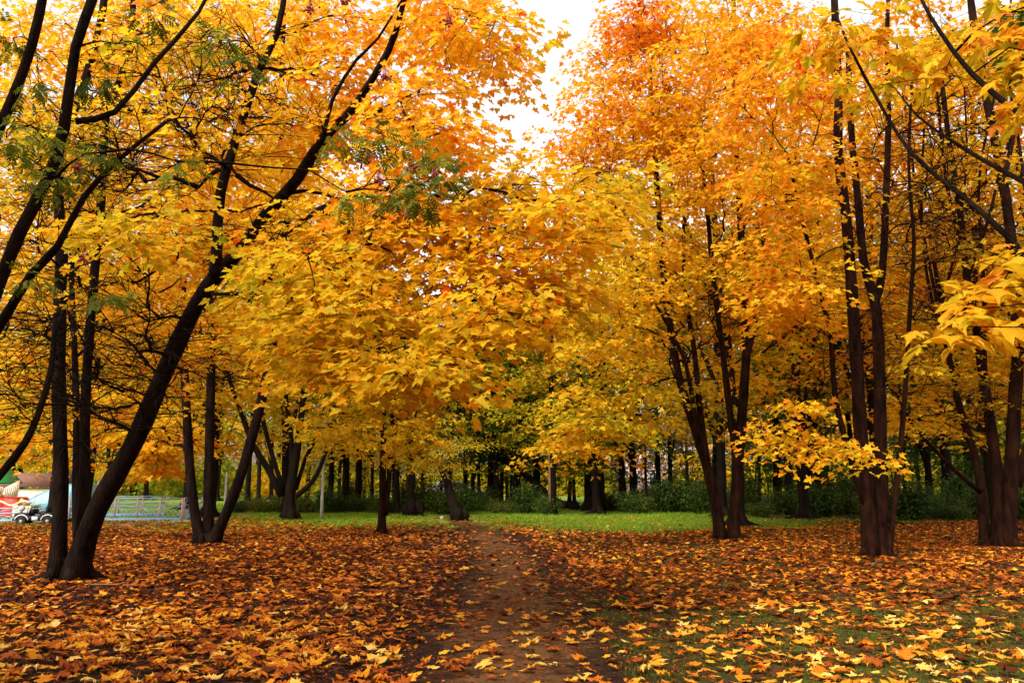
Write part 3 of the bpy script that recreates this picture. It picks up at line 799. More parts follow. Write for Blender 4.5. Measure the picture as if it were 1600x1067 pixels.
# the far wood: slim dark trunks, each one a tree
zones = [
    ('between the old tree and the small maple', [(480, 56, 8), (517, 47, 10), (531, 55, 6), (543, 60, 5), (560, 46, 12), (570, 58, 6), (583, 50, 6)]),
    ('between the small maple and the leaning stump', [(618, 52, 8), (660, 58, 6), (690, 64, 5)]),
    ('between the leaning stump and the wooden post', [(729, 52, 8), (741, 60, 6), (749, 48, 6), (764, 50, 13), (783, 55, 8), (793, 62, 6), (800, 48, 10), (812, 53, 9), (819, 60, 5), (836, 66, 6)]),
    ('between the wooden post and the V-shaped maple', [(889, 54, 7), (897, 60, 6), (975, 50, 11), (986, 56, 6), (1010, 58, 5), (1028, 51, 9), (1046, 57, 8), (1075, 62, 6)]),
    ('between the V-shaped and three-stemmed maples', [(1185, 58, 6), (1213, 49, 14), (1238, 62, 7), (1255, 46, 17), (1268, 60, 6), (1279, 43, 11), (1294, 50, 5), (1330, 45, 10)]),
    ('in the dark wood right of the three-stemmed maple', [(1413, 46, 6), (1436, 58, 7), (1450, 54, 8), (1476, 41, 18), (1510, 47, 14), (1537, 56, 8), (1585, 44, 14), (1610, 50, 10), (1650, 46, 14)]),
    ('on the far side of the lawn beyond the fence', [(20, 62, 8), (165, 66, 8), (230, 70, 8), (340, 66, 8), (388, 58, 9), (405, 64, 7), (425, 70, 7)]),
]
ORD = ['first', 'second', 'third', 'fourth', 'fifth', 'sixth', 'seventh', 'eighth', 'ninth', 'tenth']
i = 0
for where, lst in zones:
    for n, (px, Y, w) in enumerate(lst):
        k = 'slimg' if (i % 3 == 1 or px > 1180 and i % 2 or 700 < px < 850 and i % 2) else 'slim'
        r = w * Y / FPX / 2
        g = r / (.19 if k == 'slimg' else .17)
        H = rng.uniform(12, 15) if 600 < px < 960 else rng.uniform(14, 18)
        o = place(k, px, Y, H, ('stout' if w >= 11 else 'slim') + ' far tree, ' + ORD[n] + ' from left ' + where, group='trees of the far wood', girth=min(1.25, max(.75, g)))
        t = [c for c in o.children if c.name.startswith('trunk')]
        for c in t: c.scale = (g / o.scale[0],) * 2 + (1,)
        i += 1

for where, pxs, Y0, Y1 in (('in the middle wood left of the path end', range(475, 690, 34), 48, 62), ('between the leaning stump and the wooden post', range(735, 860, 24), 50, 62),
                           ('behind the sunny grass', range(890, 1110, 26), 52, 62), ('between the V-shaped and three-stemmed maples', range(1175, 1335, 25), 46, 58),
                           ('in the dark wood on the right', range(1400, 1640, 27), 44, 58)):
    for n, px in enumerate(pxs):
        k = 'sapg' if (n % 3 or px > 1170) else 'sap'
        place(k, px + rng.uniform(-8, 8), rng.uniform(Y0, Y1), rng.uniform(4.2, 6.5), f'leafy sapling, {ORD[n]} from left {where}', group='saplings under the far wood')
for n, (x, y, H, k) in enumerate([(-8, -4, 14, 'gold'), (8, -3, 14, 'gold'), (-1.5, -10, 15, 'orange'), (-11.5, 3, 13, 'orange'), (12, 5, 14, 'gold'), (6, -12, 15, 'orange'), (-9, -14, 15, 'gold'), (17, 13, 14, 'gold'), (-17, 12, 14, 'orange'), (13, -9, 15, 'orange'), (-15, -6, 15, 'gold'), (0, -19, 16, 'gold'), (16, -2, 14, 'gold'), (-8, 1.2, 13, 'gold'), (8.4, 1.0, 13, 'orange')]):
    o = place(k, 800, 10, H, 'autumn maple outside the view whose crown shades the foreground litter', group='shade maples added outside the view'); o.location = (x, y, 0)  # unseen maples added around the camera to darken the ground and trunks

# leaning stump by the path end, flared trunk, bent tree, post tree
b = G(718, 813); Y = b[1]
make_tree('tree_stump', 'leaning broken-off trunk at the far end of the path', 'tree', b,
          [S([(718, 812), (708, 785), (702, 768), (699, 752), (692, 735)], Y, Y + .3, 17, 12, b), S([(701, 765), (692, 745), (688, 730)], Y + .1, Y - .2, 6, 5)], [(690, 700, 55, 45, Y, 2, 14, .27), (730, 690, 50, 35, Y + 1, 2, 12, .3)], M_BARK_FAR, R=.7, nleaf=70, lsize=.09, tpl=L_SIMPLE, tipr=.008, flare=1.5, zmin=.8)
b = G(644, 806); Y = b[1]
make_tree('wood_tree', 'dark trunk with a flared foot standing left of the leaning stump', 'tree', b,
          [S([(644, 805), (643, 780), (643, 755), (645, 700), (648, 620), (650, 520)], Y, Y, 13, 7, b)], [(650, 610, 90, 60, Y + 1, 3, 26, .33), (640, 690, 50, 30, Y, 2, 8, .4)], M_BARK_FAR, R=.9, nleaf=44, lsize=.2, tpl=L_FAR, tipr=.01, flare=2.4)
b = G(866, 803); Y = b[1]
make_tree('wood_tree', 'straight dark tree standing directly behind the wooden post', 'tree', b,
          [S([(866, 802), (865, 760), (863, 700), (861, 600), (862, 480), (858, 380)], Y + .2, Y, 10, 5, b + [0, .2, 0])], [(850, 640, 80, 55, Y, 2.5, 30, .28), (860, 520, 80, 90, Y + 1, 2.5, 34, .3), (900, 700, 40, 25, Y - 1, 1, 6, .45)], M_BARK_FAR, R=.85, nleaf=48, lsize=.2, tpl=L_FAR, tipr=.01, flare=1.2)
b = G(932, 799); Y = b[1]
make_tree('old_tree', 'thick black double trunk in shade right of the wooden post', 'tree', b,
          [S([(936, 798), (935, 760), (936, 700), (940, 620), (945, 500)], Y, Y, 22, 12, b + [.1, 0, 0]), S([(920, 798), (919, 750), (916, 690), (910, 620), (900, 520)], Y + .2, Y + .4, 14, 8, b + [-.4, .1, 0])],
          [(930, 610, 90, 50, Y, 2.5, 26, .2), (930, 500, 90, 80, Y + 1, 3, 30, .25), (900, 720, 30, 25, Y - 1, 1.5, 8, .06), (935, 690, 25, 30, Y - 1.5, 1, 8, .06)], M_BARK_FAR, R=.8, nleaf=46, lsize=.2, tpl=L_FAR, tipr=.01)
b = G(899, 797); Y = b[1]
make_tree('bent_tree', 'dark bent tree sagging low behind the wooden post and rising to the left', 'tree', b,
          [S([(902, 797), (896, 789), (880, 788), (862, 778), (840, 758), (818, 738), (796, 722), (770, 716), (735, 722), (700, 728)], Y, Y + 2, 13, 6, b)], [(720, 690, 50, 25, Y + 2, 1.5, 8, .3), (790, 690, 50, 20, Y + 2, 1.5, 6, .15)], M_BARK_FAR, R=.6, nleaf=40, lsize=.12, tpl=L_SIMPLE, tipr=.008, zmin=1.2, flare=1.1)

# a mass of trees on the horizon that reads as one
mb, tb = MB(), MB()
for k in range(150):
    a = rng.uniform(-.95, .95); Rr = rng.uniform(88, 125)
    px0 = 800 + math.tan(a) * FPX
    if 950 < px0 < 1060: continue
    if 560 < px0 < 720 and Rr < 100: continue
    x, y = Rr * math.sin(a), Rr * math.cos(a)
    H = rng.uniform(12, 19); cr = rng.uniform(3, 4.5)
    tb.tube(np.array([[x, y, -.2], [x + .2, y, H * .4], [x, y, H * .8]]), [.28, .2, .08], 6)
    n = 420
    u = unit(rng.normal(0, 1, (n, 3))) * rng.uniform(0, 1, (n, 1)) ** .33
    pos = np.array([x, y, H * .58]) + u * [cr, cr, H * .42]
    add_leaves(mb, pos, rng.normal(0, 1, (n, 3)), rng.normal(0, 1, (n, 3)) + [0, 0, 1], rng.uniform(.4, .8, n), np.clip(rng.normal(rng.choice([.1, .25, .4, .5, .55]), .08, n), 0, 1), L_FAR)
for k in range(330):
    a = rng.uniform(-.95, .95); Rr = rng.uniform(74, 118)
    px0 = 800 + math.tan(a) * FPX
    if 575 < px0 < 700 and Rr < 105: continue
    if 950 < px0 < 1060 and Rr < 94: continue
    x, y = Rr * math.sin(a), Rr * math.cos(a)
    hh = rng.uniform(2.0, 4.5); n = 200
    u = unit(rng.normal(0, 1, (n, 3))) * rng.uniform(0, 1, (n, 1)) ** .33
    pos = np.array([x, y, hh * .48]) + u * [2.4, 2.4, hh * .5]
    add_leaves(mb, pos, rng.normal(0, 1, (n, 3)), rng.normal(0, 1, (n, 3)) + [0, 0, 1], rng.uniform(.3, .6, n), np.clip(rng.normal(rng.choice([.02, .08, .15, .3, .45]), .08, n), 0, 1), L_FAR)
fw = tag(tb.build('far_woods', M_BARK_FAR, None, True), 'band of mixed autumn trees closing the horizon behind the park', 'woods', kind='stuff')
mb.build('foliage', M_MAPLE, fw)

# ------------------------------------------------------------------ ground
gx = np.unique(np.concatenate([np.linspace(-200, -30, 18), np.linspace(-30, 30, 181), np.linspace(30, 200, 18)]))
gy = np.unique(np.concatenate([np.linspace(-60, 2, 20), np.linspace(2, 50, 161), np.linspace(50, 260, 24)]))
X, Yg = np.meshgrid(gx, gy)
Z = hz(X, Yg)
v = np.stack([X, Yg, Z], -1).reshape(-1, 3)
nx, ny = len(gx), len(gy)
I, J = np.meshgrid(np.arange(nx - 1), np.arange(ny - 1)); q = (J * nx + I).ravel()
mb = MB(); mb.add(v, np.stack([q, q + 1, q + 1 + nx, q + nx], 1))
tag(mb.build('ground', ground_mat(), None, True), 'brown park soil and thin lawn under the trees', 'ground', kind='structure')


def gh(x, y):
    """height of the ground mesh itself (bilinear)"""
    i = np.clip(np.searchsorted(gx, x) - 1, 0, nx - 2); j = np.clip(np.searchsorted(gy, y) - 1, 0, ny - 2)
    a = (x - gx[i]) / (gx[i + 1] - gx[i]); c = (y - gy[j]) / (gy[j + 1] - gy[j])
    return (Z[j, i] * (1 - a) * (1 - c) + Z[j, i + 1] * a * (1 - c) + Z[j + 1, i] * (1 - a) * c + Z[j + 1, i + 1] * a * c)


PATH = [(1500, 430, 1170), (1067, 650, 960), (990, 665, 930), (930, 700, 900), (880, 735, 860), (850, 730, 815), (830, 712, 775), (818, 694, 752), (812, 688, 738), (806, 690, 728)]
pl = np.array([G(a, y)[:2] for y, a, c in PATH]); prr = np.array([G(c, y)[:2] for y, a, c in PATH])
py_ = pl[:, 1]


def path_side(x, y):
    """signed distance-like value: <0 inside the path"""
    l = np.interp(y, py_, pl[:, 0]); r = np.interp(y, py_, prr[:, 0])
    return np.maximum(l - x, x - r)


ys = np.arange(py_[0], py_[-1], .12)
lx = np.interp(ys, py_, pl[:, 0]) - .15 + rng.normal(0, .03, len(ys)) + .12 * np.sin(ys * 1.7); rx = np.interp(ys, py_, prr[:, 0]) + .15 + rng.normal(0, .03, len(ys)) + .12 * np.sin(ys * 2.1 + 1)
NK = 14
cols = np.linspace(0, 1, NK)
PX = lx[:, None] * (1 - cols) + rx[:, None] * cols; PY = np.repeat(ys[:, None], NK, 1)
PZ = gh(PX, PY) + .006 + .004 * np.sin(PX * 9) * np.sin(PY * 7)
q = (np.arange(len(ys) - 1)[:, None] * NK + np.arange(NK - 1)[None]).ravel()
mb = MB(); mb.add(np.stack([PX, PY, PZ], -1).reshape(-1, 3), np.stack([q, q + 1, q + 1 + NK, q + NK], 1))
po = mb.build('path', M_PATH, None, True)
at_ = po.data.attributes.new('edge', 'FLOAT', 'POINT')
ed = np.minimum(cols, 1 - cols)[None] * (rx - lx)[:, None]
at_.data.foreach_set('value', ed.astype(np.float32).ravel())
tag(po, 'trodden brown dirt path running from the foreground to the trees', 'path', kind='structure')

# pale sand walk beyond
cl = np.array([G(120, 826)[:2], G(230, 818)[:2], G(300, 813)[:2], G(360, 807)[:2], G(450, 796)[:2], G(560, 788)[:2], G(660, 784)[:2], G(760, 782)[:2], G(900, 781)[:2]])
cl3, _ = poly_resample(np.concatenate([cl, np.zeros((len(cl), 1))], 1), np.ones(len(cl)), .8)
d = unit(np.gradient(cl3, axis=0)); nrm = np.stack([-d[:, 1], d[:, 0], 0 * d[:, 0]], 1)
A_, B_ = cl3 + nrm * 1.3, cl3 - nrm * 1.0
A_[:, 2] = gh(A_[:, 0], A_[:, 1]) + .02; B_[:, 2] = gh(B_[:, 0], B_[:, 1]) + .02
m = len(cl3); q = np.arange(m - 1)
mb = MB(); mb.add(np.concatenate([A_, B_]), np.stack([q, q + m, q + m + 1, q + 1], 1))
tag(mb.build('sand_path', M_SAND, None, True), 'pale sandy park walk passing the fence end and running behind the trees', 'path', kind='structure')

# ------------------------------------------------------------------ fallen leaves
def in_view(x, y, m=40):
    px = 800 + x / (y * CP) * FPX * (1.0)
    return (px > -m) & (px < 1600 + m)


N = 165000
u = rng.uniform(0, 1, N); Yl = np.sqrt(3.5 ** 2 + u * (39 ** 2 - 3.5 ** 2)); Xl = rng.uniform(-.66, .66, N) * Yl + rng.uniform(-2, 2, N)
side = path_side(Xl, Yl)
noise2 = .5 + .5 * np.sin(Xl * 1.1 + 2 * np.sin(Yl * .6)) * np.sin(Yl * .9 + 1.3 * np.sin(Xl * .5))
lc = np.interp(Yl, py_, pl[:, 0]); rc = np.interp(Yl, py_, prr[:, 0])
dens = np.where(Xl < lc, .5 + .5 * noise2, .12 + .34 * noise2)
dens = np.where(side < .6, .13 + .12 * noise2 + (dens - .2) * np.clip((side + .18) / .9, 0, 1) ** 1.3, dens)
dens = np.where((Xl > rc + .5) & (Yl > 11.5), .38 + .55 * noise2, dens)
def grass_edge(x, y):
    """how far the leaf litter reaches before the grass takes over"""
    b_ = np.degrees(np.arctan2(x, y))
    e = np.interp(b_, [-40, -30, -19, -14, -12.5, -5, -3.2, -1.8, .5, 2, 8, 14, 20, 26, 34], [31, 33, 33.5, 32.5, 31, 30, 32, 34, 28.5, 25.4, 25.8, 28.6, 31.5, 33.2, 34])
    return e + 1.3 * np.sin(x * .9 + 1) * np.sin(y * .5) + .7 * np.sin(x * 1.9) * np.sin(y * .7) + .4 * np.sin(x * 4.3 + y)


edge_y = grass_edge(Xl, Yl)
dens = np.where(side < 0, dens * np.clip(13 / Yl, .35, 1), dens)
dens = np.where(Yl > edge_y, np.maximum(.05, dens * np.exp(-(Yl - edge_y) / 1.3)), dens)
area = .66 * (39 ** 2 - 3.5 ** 2) + 4 * 35
keep = rng.uniform(0, 1, N) < dens * .74
Xl, Yl, side = Xl[keep], Yl[keep], side[keep]
Zl = gh(Xl, Yl)
n = len(Xl)
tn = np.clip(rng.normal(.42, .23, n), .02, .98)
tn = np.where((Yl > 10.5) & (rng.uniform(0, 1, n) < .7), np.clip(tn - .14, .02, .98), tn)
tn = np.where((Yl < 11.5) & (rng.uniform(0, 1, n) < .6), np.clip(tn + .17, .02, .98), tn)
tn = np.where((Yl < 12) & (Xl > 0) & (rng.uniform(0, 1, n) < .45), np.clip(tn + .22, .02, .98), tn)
a = rng.uniform(0, 2 * np.pi, n)
size = .135 * np.clip(rng.normal(.84, .24, n), .35, 1.3)
tip = np.stack([np.cos(a), np.sin(a), rng.normal(.02, .14, n)], 1)
nr = np.stack([rng.normal(0, .2, n), rng.normal(0, .2, n), np.where(rng.uniform(0, 1, n) < .5, 1.0, -1.0)], 1)
curl = np.clip(rng.normal(.6, .9, n), -1.2, 1.9)
lift = rng.uniform(.012, .045, n) + np.where(side > 0, .012, 0)
pos = np.stack([Xl, Yl, Zl + lift], 1) - tip * (size * .4)[:, None]
# the three hundred largest in view become leaves of their own
x_, f_ = Xl / Yl, np.sqrt(Xl ** 2 + Yl ** 2)
pyv = H0 / 2 + FPX * np.tan(np.arctan2(EYE - .03, Yl) + PITCH)
vis = (np.abs(Xl / (Yl * CP - (EYE) * SP * 0 + 0)) < .56) & (pyv < 1060)
cand = np.where(vis)[0]
score = size[cand] / f_[cand]
top = cand[np.argsort(-score)[:300]]
mask = np.ones(n, bool); mask[top] = False
for lo, hi, tpl in ((0, 11, L_NEAR), (11, 18, L_MID), (18, 60, L_FAR)):
    pass
mb = MB()
for lo, hi, tpl in ((0, 10.5, L_BIG), (10.5, 19, L_MID), (19, 60, L_FAR)):
    k = mask & (Yl >= lo) & (Yl < hi)
    add_leaves(mb, pos[k], tip[k], nr[k], size[k], tn[k], tpl, curl[k])
nf = 60000                      # crumbs, torn bits, stalks and dark bits of older litter between the leaves
yf = np.sqrt(3.5 ** 2 + rng.uniform(0, 1, nf) * (20 ** 2 - 3.5 ** 2)); xf = rng.uniform(-.66, .66, nf) * yf + rng.uniform(-1, 1, nf)
sf = path_side(xf, yf); kf = rng.uniform(0, 1, nf) < np.where(sf < 0, .35, .9); xf, yf = xf[kf], yf[kf]; nf = len(xf)
af = rng.uniform(0, 6.28, nf)
add_leaves(mb, np.stack([xf, yf, gh(xf, yf) + rng.uniform(.008, .02, nf)], 1), np.stack([np.cos(af), np.sin(af), rng.normal(0, .15, nf)], 1), np.stack([rng.normal(0, .3, nf), rng.normal(0, .3, nf), np.ones(nf)], 1),
           rng.uniform(.02, .065, nf), np.clip(rng.normal(.22, .16, nf), .01, .9), L_SIMPLE)
for k in range(420):
    y0 = math.sqrt(5.5 ** 2 + rng.uniform() * (17 ** 2 - 30)); x0 = rng.uniform(-.62, .62) * y0; a0 = rng.uniform(0, 6.28); L0 = rng.uniform(.08, .4)
    kk = np.linspace(-.5, .5, 4); xx = x0 + np.cos(a0) * L0 * kk + rng.normal(0, .012, 4); yy = y0 + np.sin(a0) * L0 * kk + rng.normal(0, .012, 4)
    mb.tube(np.stack([xx, yy, gh(xx, yy) + .03], 1), rng.uniform(.002, .005), 4, tone=rng.uniform(.02, .3))
tag(mb.build('leaf_litter', M_LITTER, None), 'carpet of fallen orange, brown and yellow maple leaves', 'leaf litter', kind='stuff')
COLN = [(0, .22, 'brown'), (.22, .42, 'rust red'), (.42, .60, 'orange'), (.60, .80, 'golden yellow'), (.80, 1.1, 'pale yellow')]
cache = {}
FORM = ['flat', 'curled', 'arched']
for idx in top:
    t = tn[idx]; ci = next(k for k, (a0, a1, nm) in enumerate(COLN) if a0 <= t < a1)
    fi = 0 if abs(curl[idx]) < .45 else (1 if curl[idx] < 1.1 else 2)
    up = 0 if nr[idx, 2] > 0 else 1
    key = (ci, fi, up)
    if key not in cache:
        mb = MB()
        tone = (COLN[ci][0] + min(1, COLN[ci][1])) / 2
        add_leaves(mb, np.array([[0, -.4, 0.]]), np.array([[0, 1., 0]]), np.array([[0, 0, 1. if up == 0 else -1.]]), np.array([1.]), np.array([tone]), L_BIG, np.array([(.3, 1.0, 1.9)[fi]]))
        mb.tube(np.array([[0, -.40, 0], [.03, -.62, .03], [.07, -.82, .02]]), [.012, .010, .012], 4, tone=.3)
        o = mb.build('fallen_leaf', M_LITTER)
        cache[key] = o; new = True
    else:
        o = cache[key].copy(); C.objects.link(o)
    tt = unit(tip[idx]); nn = np.array([nr[idx, 0], nr[idx, 1], 1.0]); nn = unit(nn - tt * np.dot(nn, tt)); ss = np.cross(tt, nn)
    from mathutils import Matrix
    Mx = Matrix(((ss[0], tt[0], nn[0]), (ss[1], tt[1], nn[1]), (ss[2], tt[2], nn[2])))
    o.rotation_euler = Mx.to_euler(); s = size[idx]; o.scale = (s, s, s)
    o.location = (Xl[idx], Yl[idx], Zl[idx] + lift[idx])
    onp = 'on the bare foreground dirt of the path' if side[idx] < 0 else ('in the thick foreground litter left of the path' if Xl[idx] < np.interp(Yl[idx], py_, pl[:, 0]) else 'on the mossy foreground grass right of the path')
    tag(o, f'{COLN[ci][2]} {FORM[fi]} maple leaf {onp}', 'fallen leaf', f'{COLN[ci][2]} {FORM[fi]} leaves {onp}')

# ------------------------------------------------------------------ grass
def blades(mb, x, y, h, w, tone):
    n = len(x); z = gh(x, y)
    a = rng.uniform(0, 2 * np.pi, n); lean = rng.normal(0, .45, (n, 2))
    dx, dy = np.cos(a) * w / 2, np.sin(a) * w / 2
    v = np.empty((n, 3, 3))
    v[:, 0] = np.stack([x - dx, y - dy, z - .005], 1); v[:, 1] = np.stack([x + dx, y + dy, z - .005], 1)
    v[:, 2] = np.stack([x + lean[:, 0] * h, y + lean[:, 1] * h, z + h], 1)
    mb.add(v.reshape(-1, 3), np.arange(n * 3).reshape(-1, 3), tone)


mb = MB()
n = 90000
u = rng.uniform(0, 1, n); y = 25 + 22 * u; x = rng.uniform(-2, .62, n) * 0 + rng.uniform(-.32, .66, n) * y
s2 = path_side(x, np.minimum(y, py_[-1]))
edge = grass_edge(x, y) - .6
k = (y > edge) & ((s2 > .15) | (y > py_[-1]))
pr = np.clip((y - edge) / 2.0, .12, 1) * np.where(x > 10, np.clip((36 - y) / 3, 0, .5), 1) * np.where((x < -1.5) & (x > -8), .35, 1); k &= rng.uniform(0, 1, n) < pr
x, y = x[k], y[k]
blades(mb, x, y, rng.uniform(.05, .13, len(x)), rng.uniform(.012, .03, len(x)), np.clip(rng.normal(.6, .18, len(x)), 0, 1))
n = 110000
y = np.sqrt(5 ** 2 + rng.uniform(0, 1, n) * (13 ** 2 - 25)); x = rng.uniform(-.1, .68, n) * y
s2 = path_side(x, y); rc2 = np.interp(y, py_, prr[:, 0])
clump = np.sin(x * 2.3 + 1.7 * np.sin(y * 1.1)) * np.sin(y * 2.9 + 1.2 * np.sin(x * 1.7)) + .5 * np.sin(x * 6.1) * np.sin(y * 5.3)
k = (x > rc2 + .1) & (rng.uniform(0, 1, n) < np.clip(.28 + .6 * clump, .04, 1)) & (y < 11.8 + .8 * np.sin(x * 1.1))
x, y = x[k], y[k]
blades(mb, x, y, rng.uniform(.015, .055, len(x)), rng.uniform(.003, .007, len(x)), np.clip(rng.normal(.26, .24, len(x)), 0, 1))
n = 70000
y = rng.uniform(30, 62, n); x = -rng.uniform(.1, .68, n) * y
blades(mb, x, y, rng.uniform(.04, .10, n), rng.uniform(.02, .04, n), np.clip(rng.normal(.8, .15, n), 0, 1))
tag(mb.build('grass', M_GRASS, None), 'short green grass in the clearing, on the lawn and thinly beside the path', 'grass', kind='stuff')

# ------------------------------------------------------------------ shrubs
def proto_shrub(n, w, h, tone, lsize):
    root = thing('shrub', (0, 0, 0), None, None)
    mb, lf = MB(), MB()
    for k in range(26):
        a = rng.uniform(0, 6.28); r = w * math.sqrt(rng.uniform(0, 1)) * .9; hh = h * rng.uniform(.5, 1.1) * (1 - .35 * (r / w) ** 2)
        s = np.array([r * .35 * math.cos(a), r * .35 * math.sin(a), -.03]); e = np.array([r * math.cos(a), r * math.sin(a), hh]); m_ = (s + e) / 2 + [0, 0, .1 * h]
        mb.tube(np.array([s, m_, e]), [.012, .008, .004], 4)
        q = n // 26; t = rng.uniform(.15, 1.05, (q, 1))
        pos = (1 - t) ** 2 * s + 2 * t * (1 - t) * m_ + t * t * e + rng.normal(0, .13, (q, 3))
        pos[:, 2] = np.maximum(pos[:, 2], .03)
        add_leaves(lf, pos, rng.normal(0, 1, (q, 3)) + [0, 0, -.2], rng.normal(0, .6, (q, 3)) + [0, 0, 1], lsize * rng.uniform(.6, 1.3, q), np.clip(rng.normal(tone, .14, q), .02, .98), L_SIMPLE)
    mb.build('stems' if False else 'stem', M_BARK_FAR, root)
    lf.build('foliage', M_SHRUB, root)
    return root


SH = [proto_shrub(2600, .95, 1.1, .45, .10), proto_shrub(2600, 1.1, .8, .62, .09), proto_shrub(2400, .8, 1.4, .35, .11)]
useds = set()
sh = []
for px in range(668, 860, 17): sh.append((px + rng.uniform(-5, 5), rng.uniform(41, 47), rng.uniform(.75, 1.15), 'left of the wooden post'))
for px in range(952, 1340, 17): sh.append((px + rng.uniform(-7, 7), rng.uniform(41, 47) if px < 1180 else rng.uniform(36.5, 43), rng.uniform(.8, 1.1), 'behind the V-shaped maple'))
for px in range(1345, 1640, 18): sh.append((px + rng.uniform(-7, 7), rng.uniform(34, 42), rng.uniform(.75, 1.05), 'in the dark wood on the right'))
for px in range(375, 650, 19): sh.append((px + rng.uniform(-5, 5), rng.uniform(41, 48), rng.uniform(.65, .95), 'between the slim three-stemmed maple and the flared trunk'))
cnt = {}
NUMW = ['first', 'second', 'third', 'fourth', 'fifth', 'sixth', 'seventh', 'eighth', 'ninth', 'tenth', 'eleventh', 'twelfth', 'thirteenth', 'fourteenth', 'fifteenth', 'sixteenth', 'seventeenth', 'eighteenth', 'nineteenth', 'twentieth'] + ['twenty-' + q for q in ('first', 'second', 'third', 'fourth', 'fifth', 'sixth', 'seventh', 'eighth', 'ninth')]
for i, (px, Y, s, where) in enumerate(sorted(sh, key=lambda t: t[0])):
    k = int(rng.integers(0, 3))
    o = SH[k] if k not in useds else copy_tree(SH[k]); useds.add(k)
    x = float(P(px, HOR, Y)[0]); o.location = (x, Y, float(gh(np.array(x), np.array(Y))))
    s *= rng.uniform(.7, 1.2); o.scale = (s * 1.2, s * 1.2, s * rng.uniform(.7, 1.35)); o.rotation_euler = (0, 0, rng.uniform(0, 6.28))
    c = cnt.get(where, 0); cnt[where] = c + 1
    tag(o, f'low dark shrub, {NUMW[c]} from left {where}', 'shrub', 'undergrowth shrubs at the edge of the wood')

# ------------------------------------------------------------------ poles, post, twigs
def pole(px, py, top, w0, w1, label, mat, name, cat, sq=False):
    b = G(px, py); h = (py - top) * b[1] / FPX
    mb = MB()
    r0, r1 = w0 * b[1] / FPX / 2, w1 * b[1] / FPX / 2
    k = np.linspace(0, 1, 6)
    mb.tube(np.stack([b[0] + 0 * k + .03 * k, b[1] + 0 * k, b[2] - .1 + (h + .1) * k], 1), r0 + (r1 - r0) * k, 4 if sq else 10)
    mb.tube(np.array([[b[0] + .03, b[1], b[2] + h], [b[0] + .03, b[1], b[2] + h + .04]]), [r1 * .9, r1 * .4], 4 if sq else 10)
    tag(mb.build(name, mat, None, not sq), label, cat)


pole(502, 811, 640, 5.2, 2.6, 'tall slim pale concrete pole on the grass right of the old many-limbed tree', M_POLE, 'lamp_pole', 'pole')
pole(351, 802, 740, 5, 4, 'short pale pole seen just left of the leaning third stem', M_POLE, 'pole', 'pole')
pole(150, 806, 745, 4, 3.4, 'white pole standing behind the foot of the nearest left maple', M_POLE, 'pole', 'pole')
pole(859, 802, 690, 5.5, 5.2, 'plain tan wooden post upright in the sunny grass edge', M_POSTWOOD, 'wooden_post', 'post', True)


def twig(px, py, L, ang, label):
    b = G(px, py); d = np.array([math.cos(ang), math.sin(ang), 0])
    k = np.linspace(-.5, .5, 7)
    pts = b + d * (k * L)[:, None] + np.stack([.03 * np.sin(k * 9), .03 * np.cos(k * 7), 0 * k], 1); pts[:, 2] = gh(pts[:, 0], pts[:, 1]) + .03
    mb = MB(); mb.tube(pts, np.linspace(.016, .006, 7), 6); mb.tube(np.array([pts[3], pts[3] + d * .15 + [.06, .08, .05]]), [.007, .004], 4)
    tag(mb.build('fallen_twig', M_POSTWOOD, None, True), label, 'twig')


twig(1362, 884, .9, -.9, 'pale fallen stick lying at the foot of the three-stemmed maple')
twig(180, 921, .9, .25, 'fallen stick in the leaves right of the nearest left maple')
b = G(690, 812)
mb = MB(); mb.tube(np.array([b + [0, 0, 0], b + [.02, 0, .06], b + [0, 0, .12], b + [.02, 0, .15]]), [.05, .075, .06, .02], 8)
tag(mb.build('pale_stone', M_POLE, None, True), 'small whitish stone at the foot of the leaning stump', 'stone')

# ------------------------------------------------------------------ fences with blue kerb
def fence(p0, p1, h, npan, label):
    p0, p1 = np.asarray(p0, float), np.asarray(p1, float)
    root = thing('park_fence', p0, label, 'fence')
    d = (p1 - p0) / npan
    zero = p0
    for i in range(npan + 1):
        q = p0 + d * i; mb = MB(); mb.tube(np.array([q + [0, 0, -.05], q + [0, 0, h * .5], q + [0, 0, h + .02]]), .032, 8)
        mb.build('post', M_FPOST, root, True, zero)
    for zz in (1.0, .66):
        mb = MB(); mb.tube(np.array([p0 + [0, 0, h * zz], (p0 + p1) / 2 + [0, 0, h * zz], p1 + [0, 0, h * zz]]), .024, 8); mb.build('rail', M_FENCE, root, True, zero)
    for i in range(npan):
        a = p0 + d * i; mb = MB()
        at = lambda f, z: a + d * f + np.array([0, 0, z * h])
        for pts in ([(0.03, .66), (.5, .92), (.97, .66)], [(0.03, .66), (.5, .44), (.97, .66)], [(.5, .92), (.5, 1.0)], [(0.03, .12), (.28, .45), (.5, .12), (.72, .45), (.97, .12)], [(.03, .45), (.28, .12), (.5, .45), (.72, .12), (.97, .45)]):
            mb.tube(np.array([at(f, z) for f, z in pts]), .013, 5)
        mb.build('lattice_panel', M_FENCE, root, True, zero)
    mb = MB(); L = np.linalg.norm(d[:2]) * npan; c = (p0 + p1) / 2
    off = np.array([d[1], -d[0], 0]); off = unit(off) * .09
    mb.box(c + off + [0, 0, .05], (L, .12, .16), math.atan2(d[1], d[0]), .015)
    mb.build('kerb', M_KERB, root, False, zero)
    return root


def gp(px, Y):
    p = P(px, HOR, Y); return np.array([p[0], Y, float(gh(np.array(p[0]), np.array(Y)))])


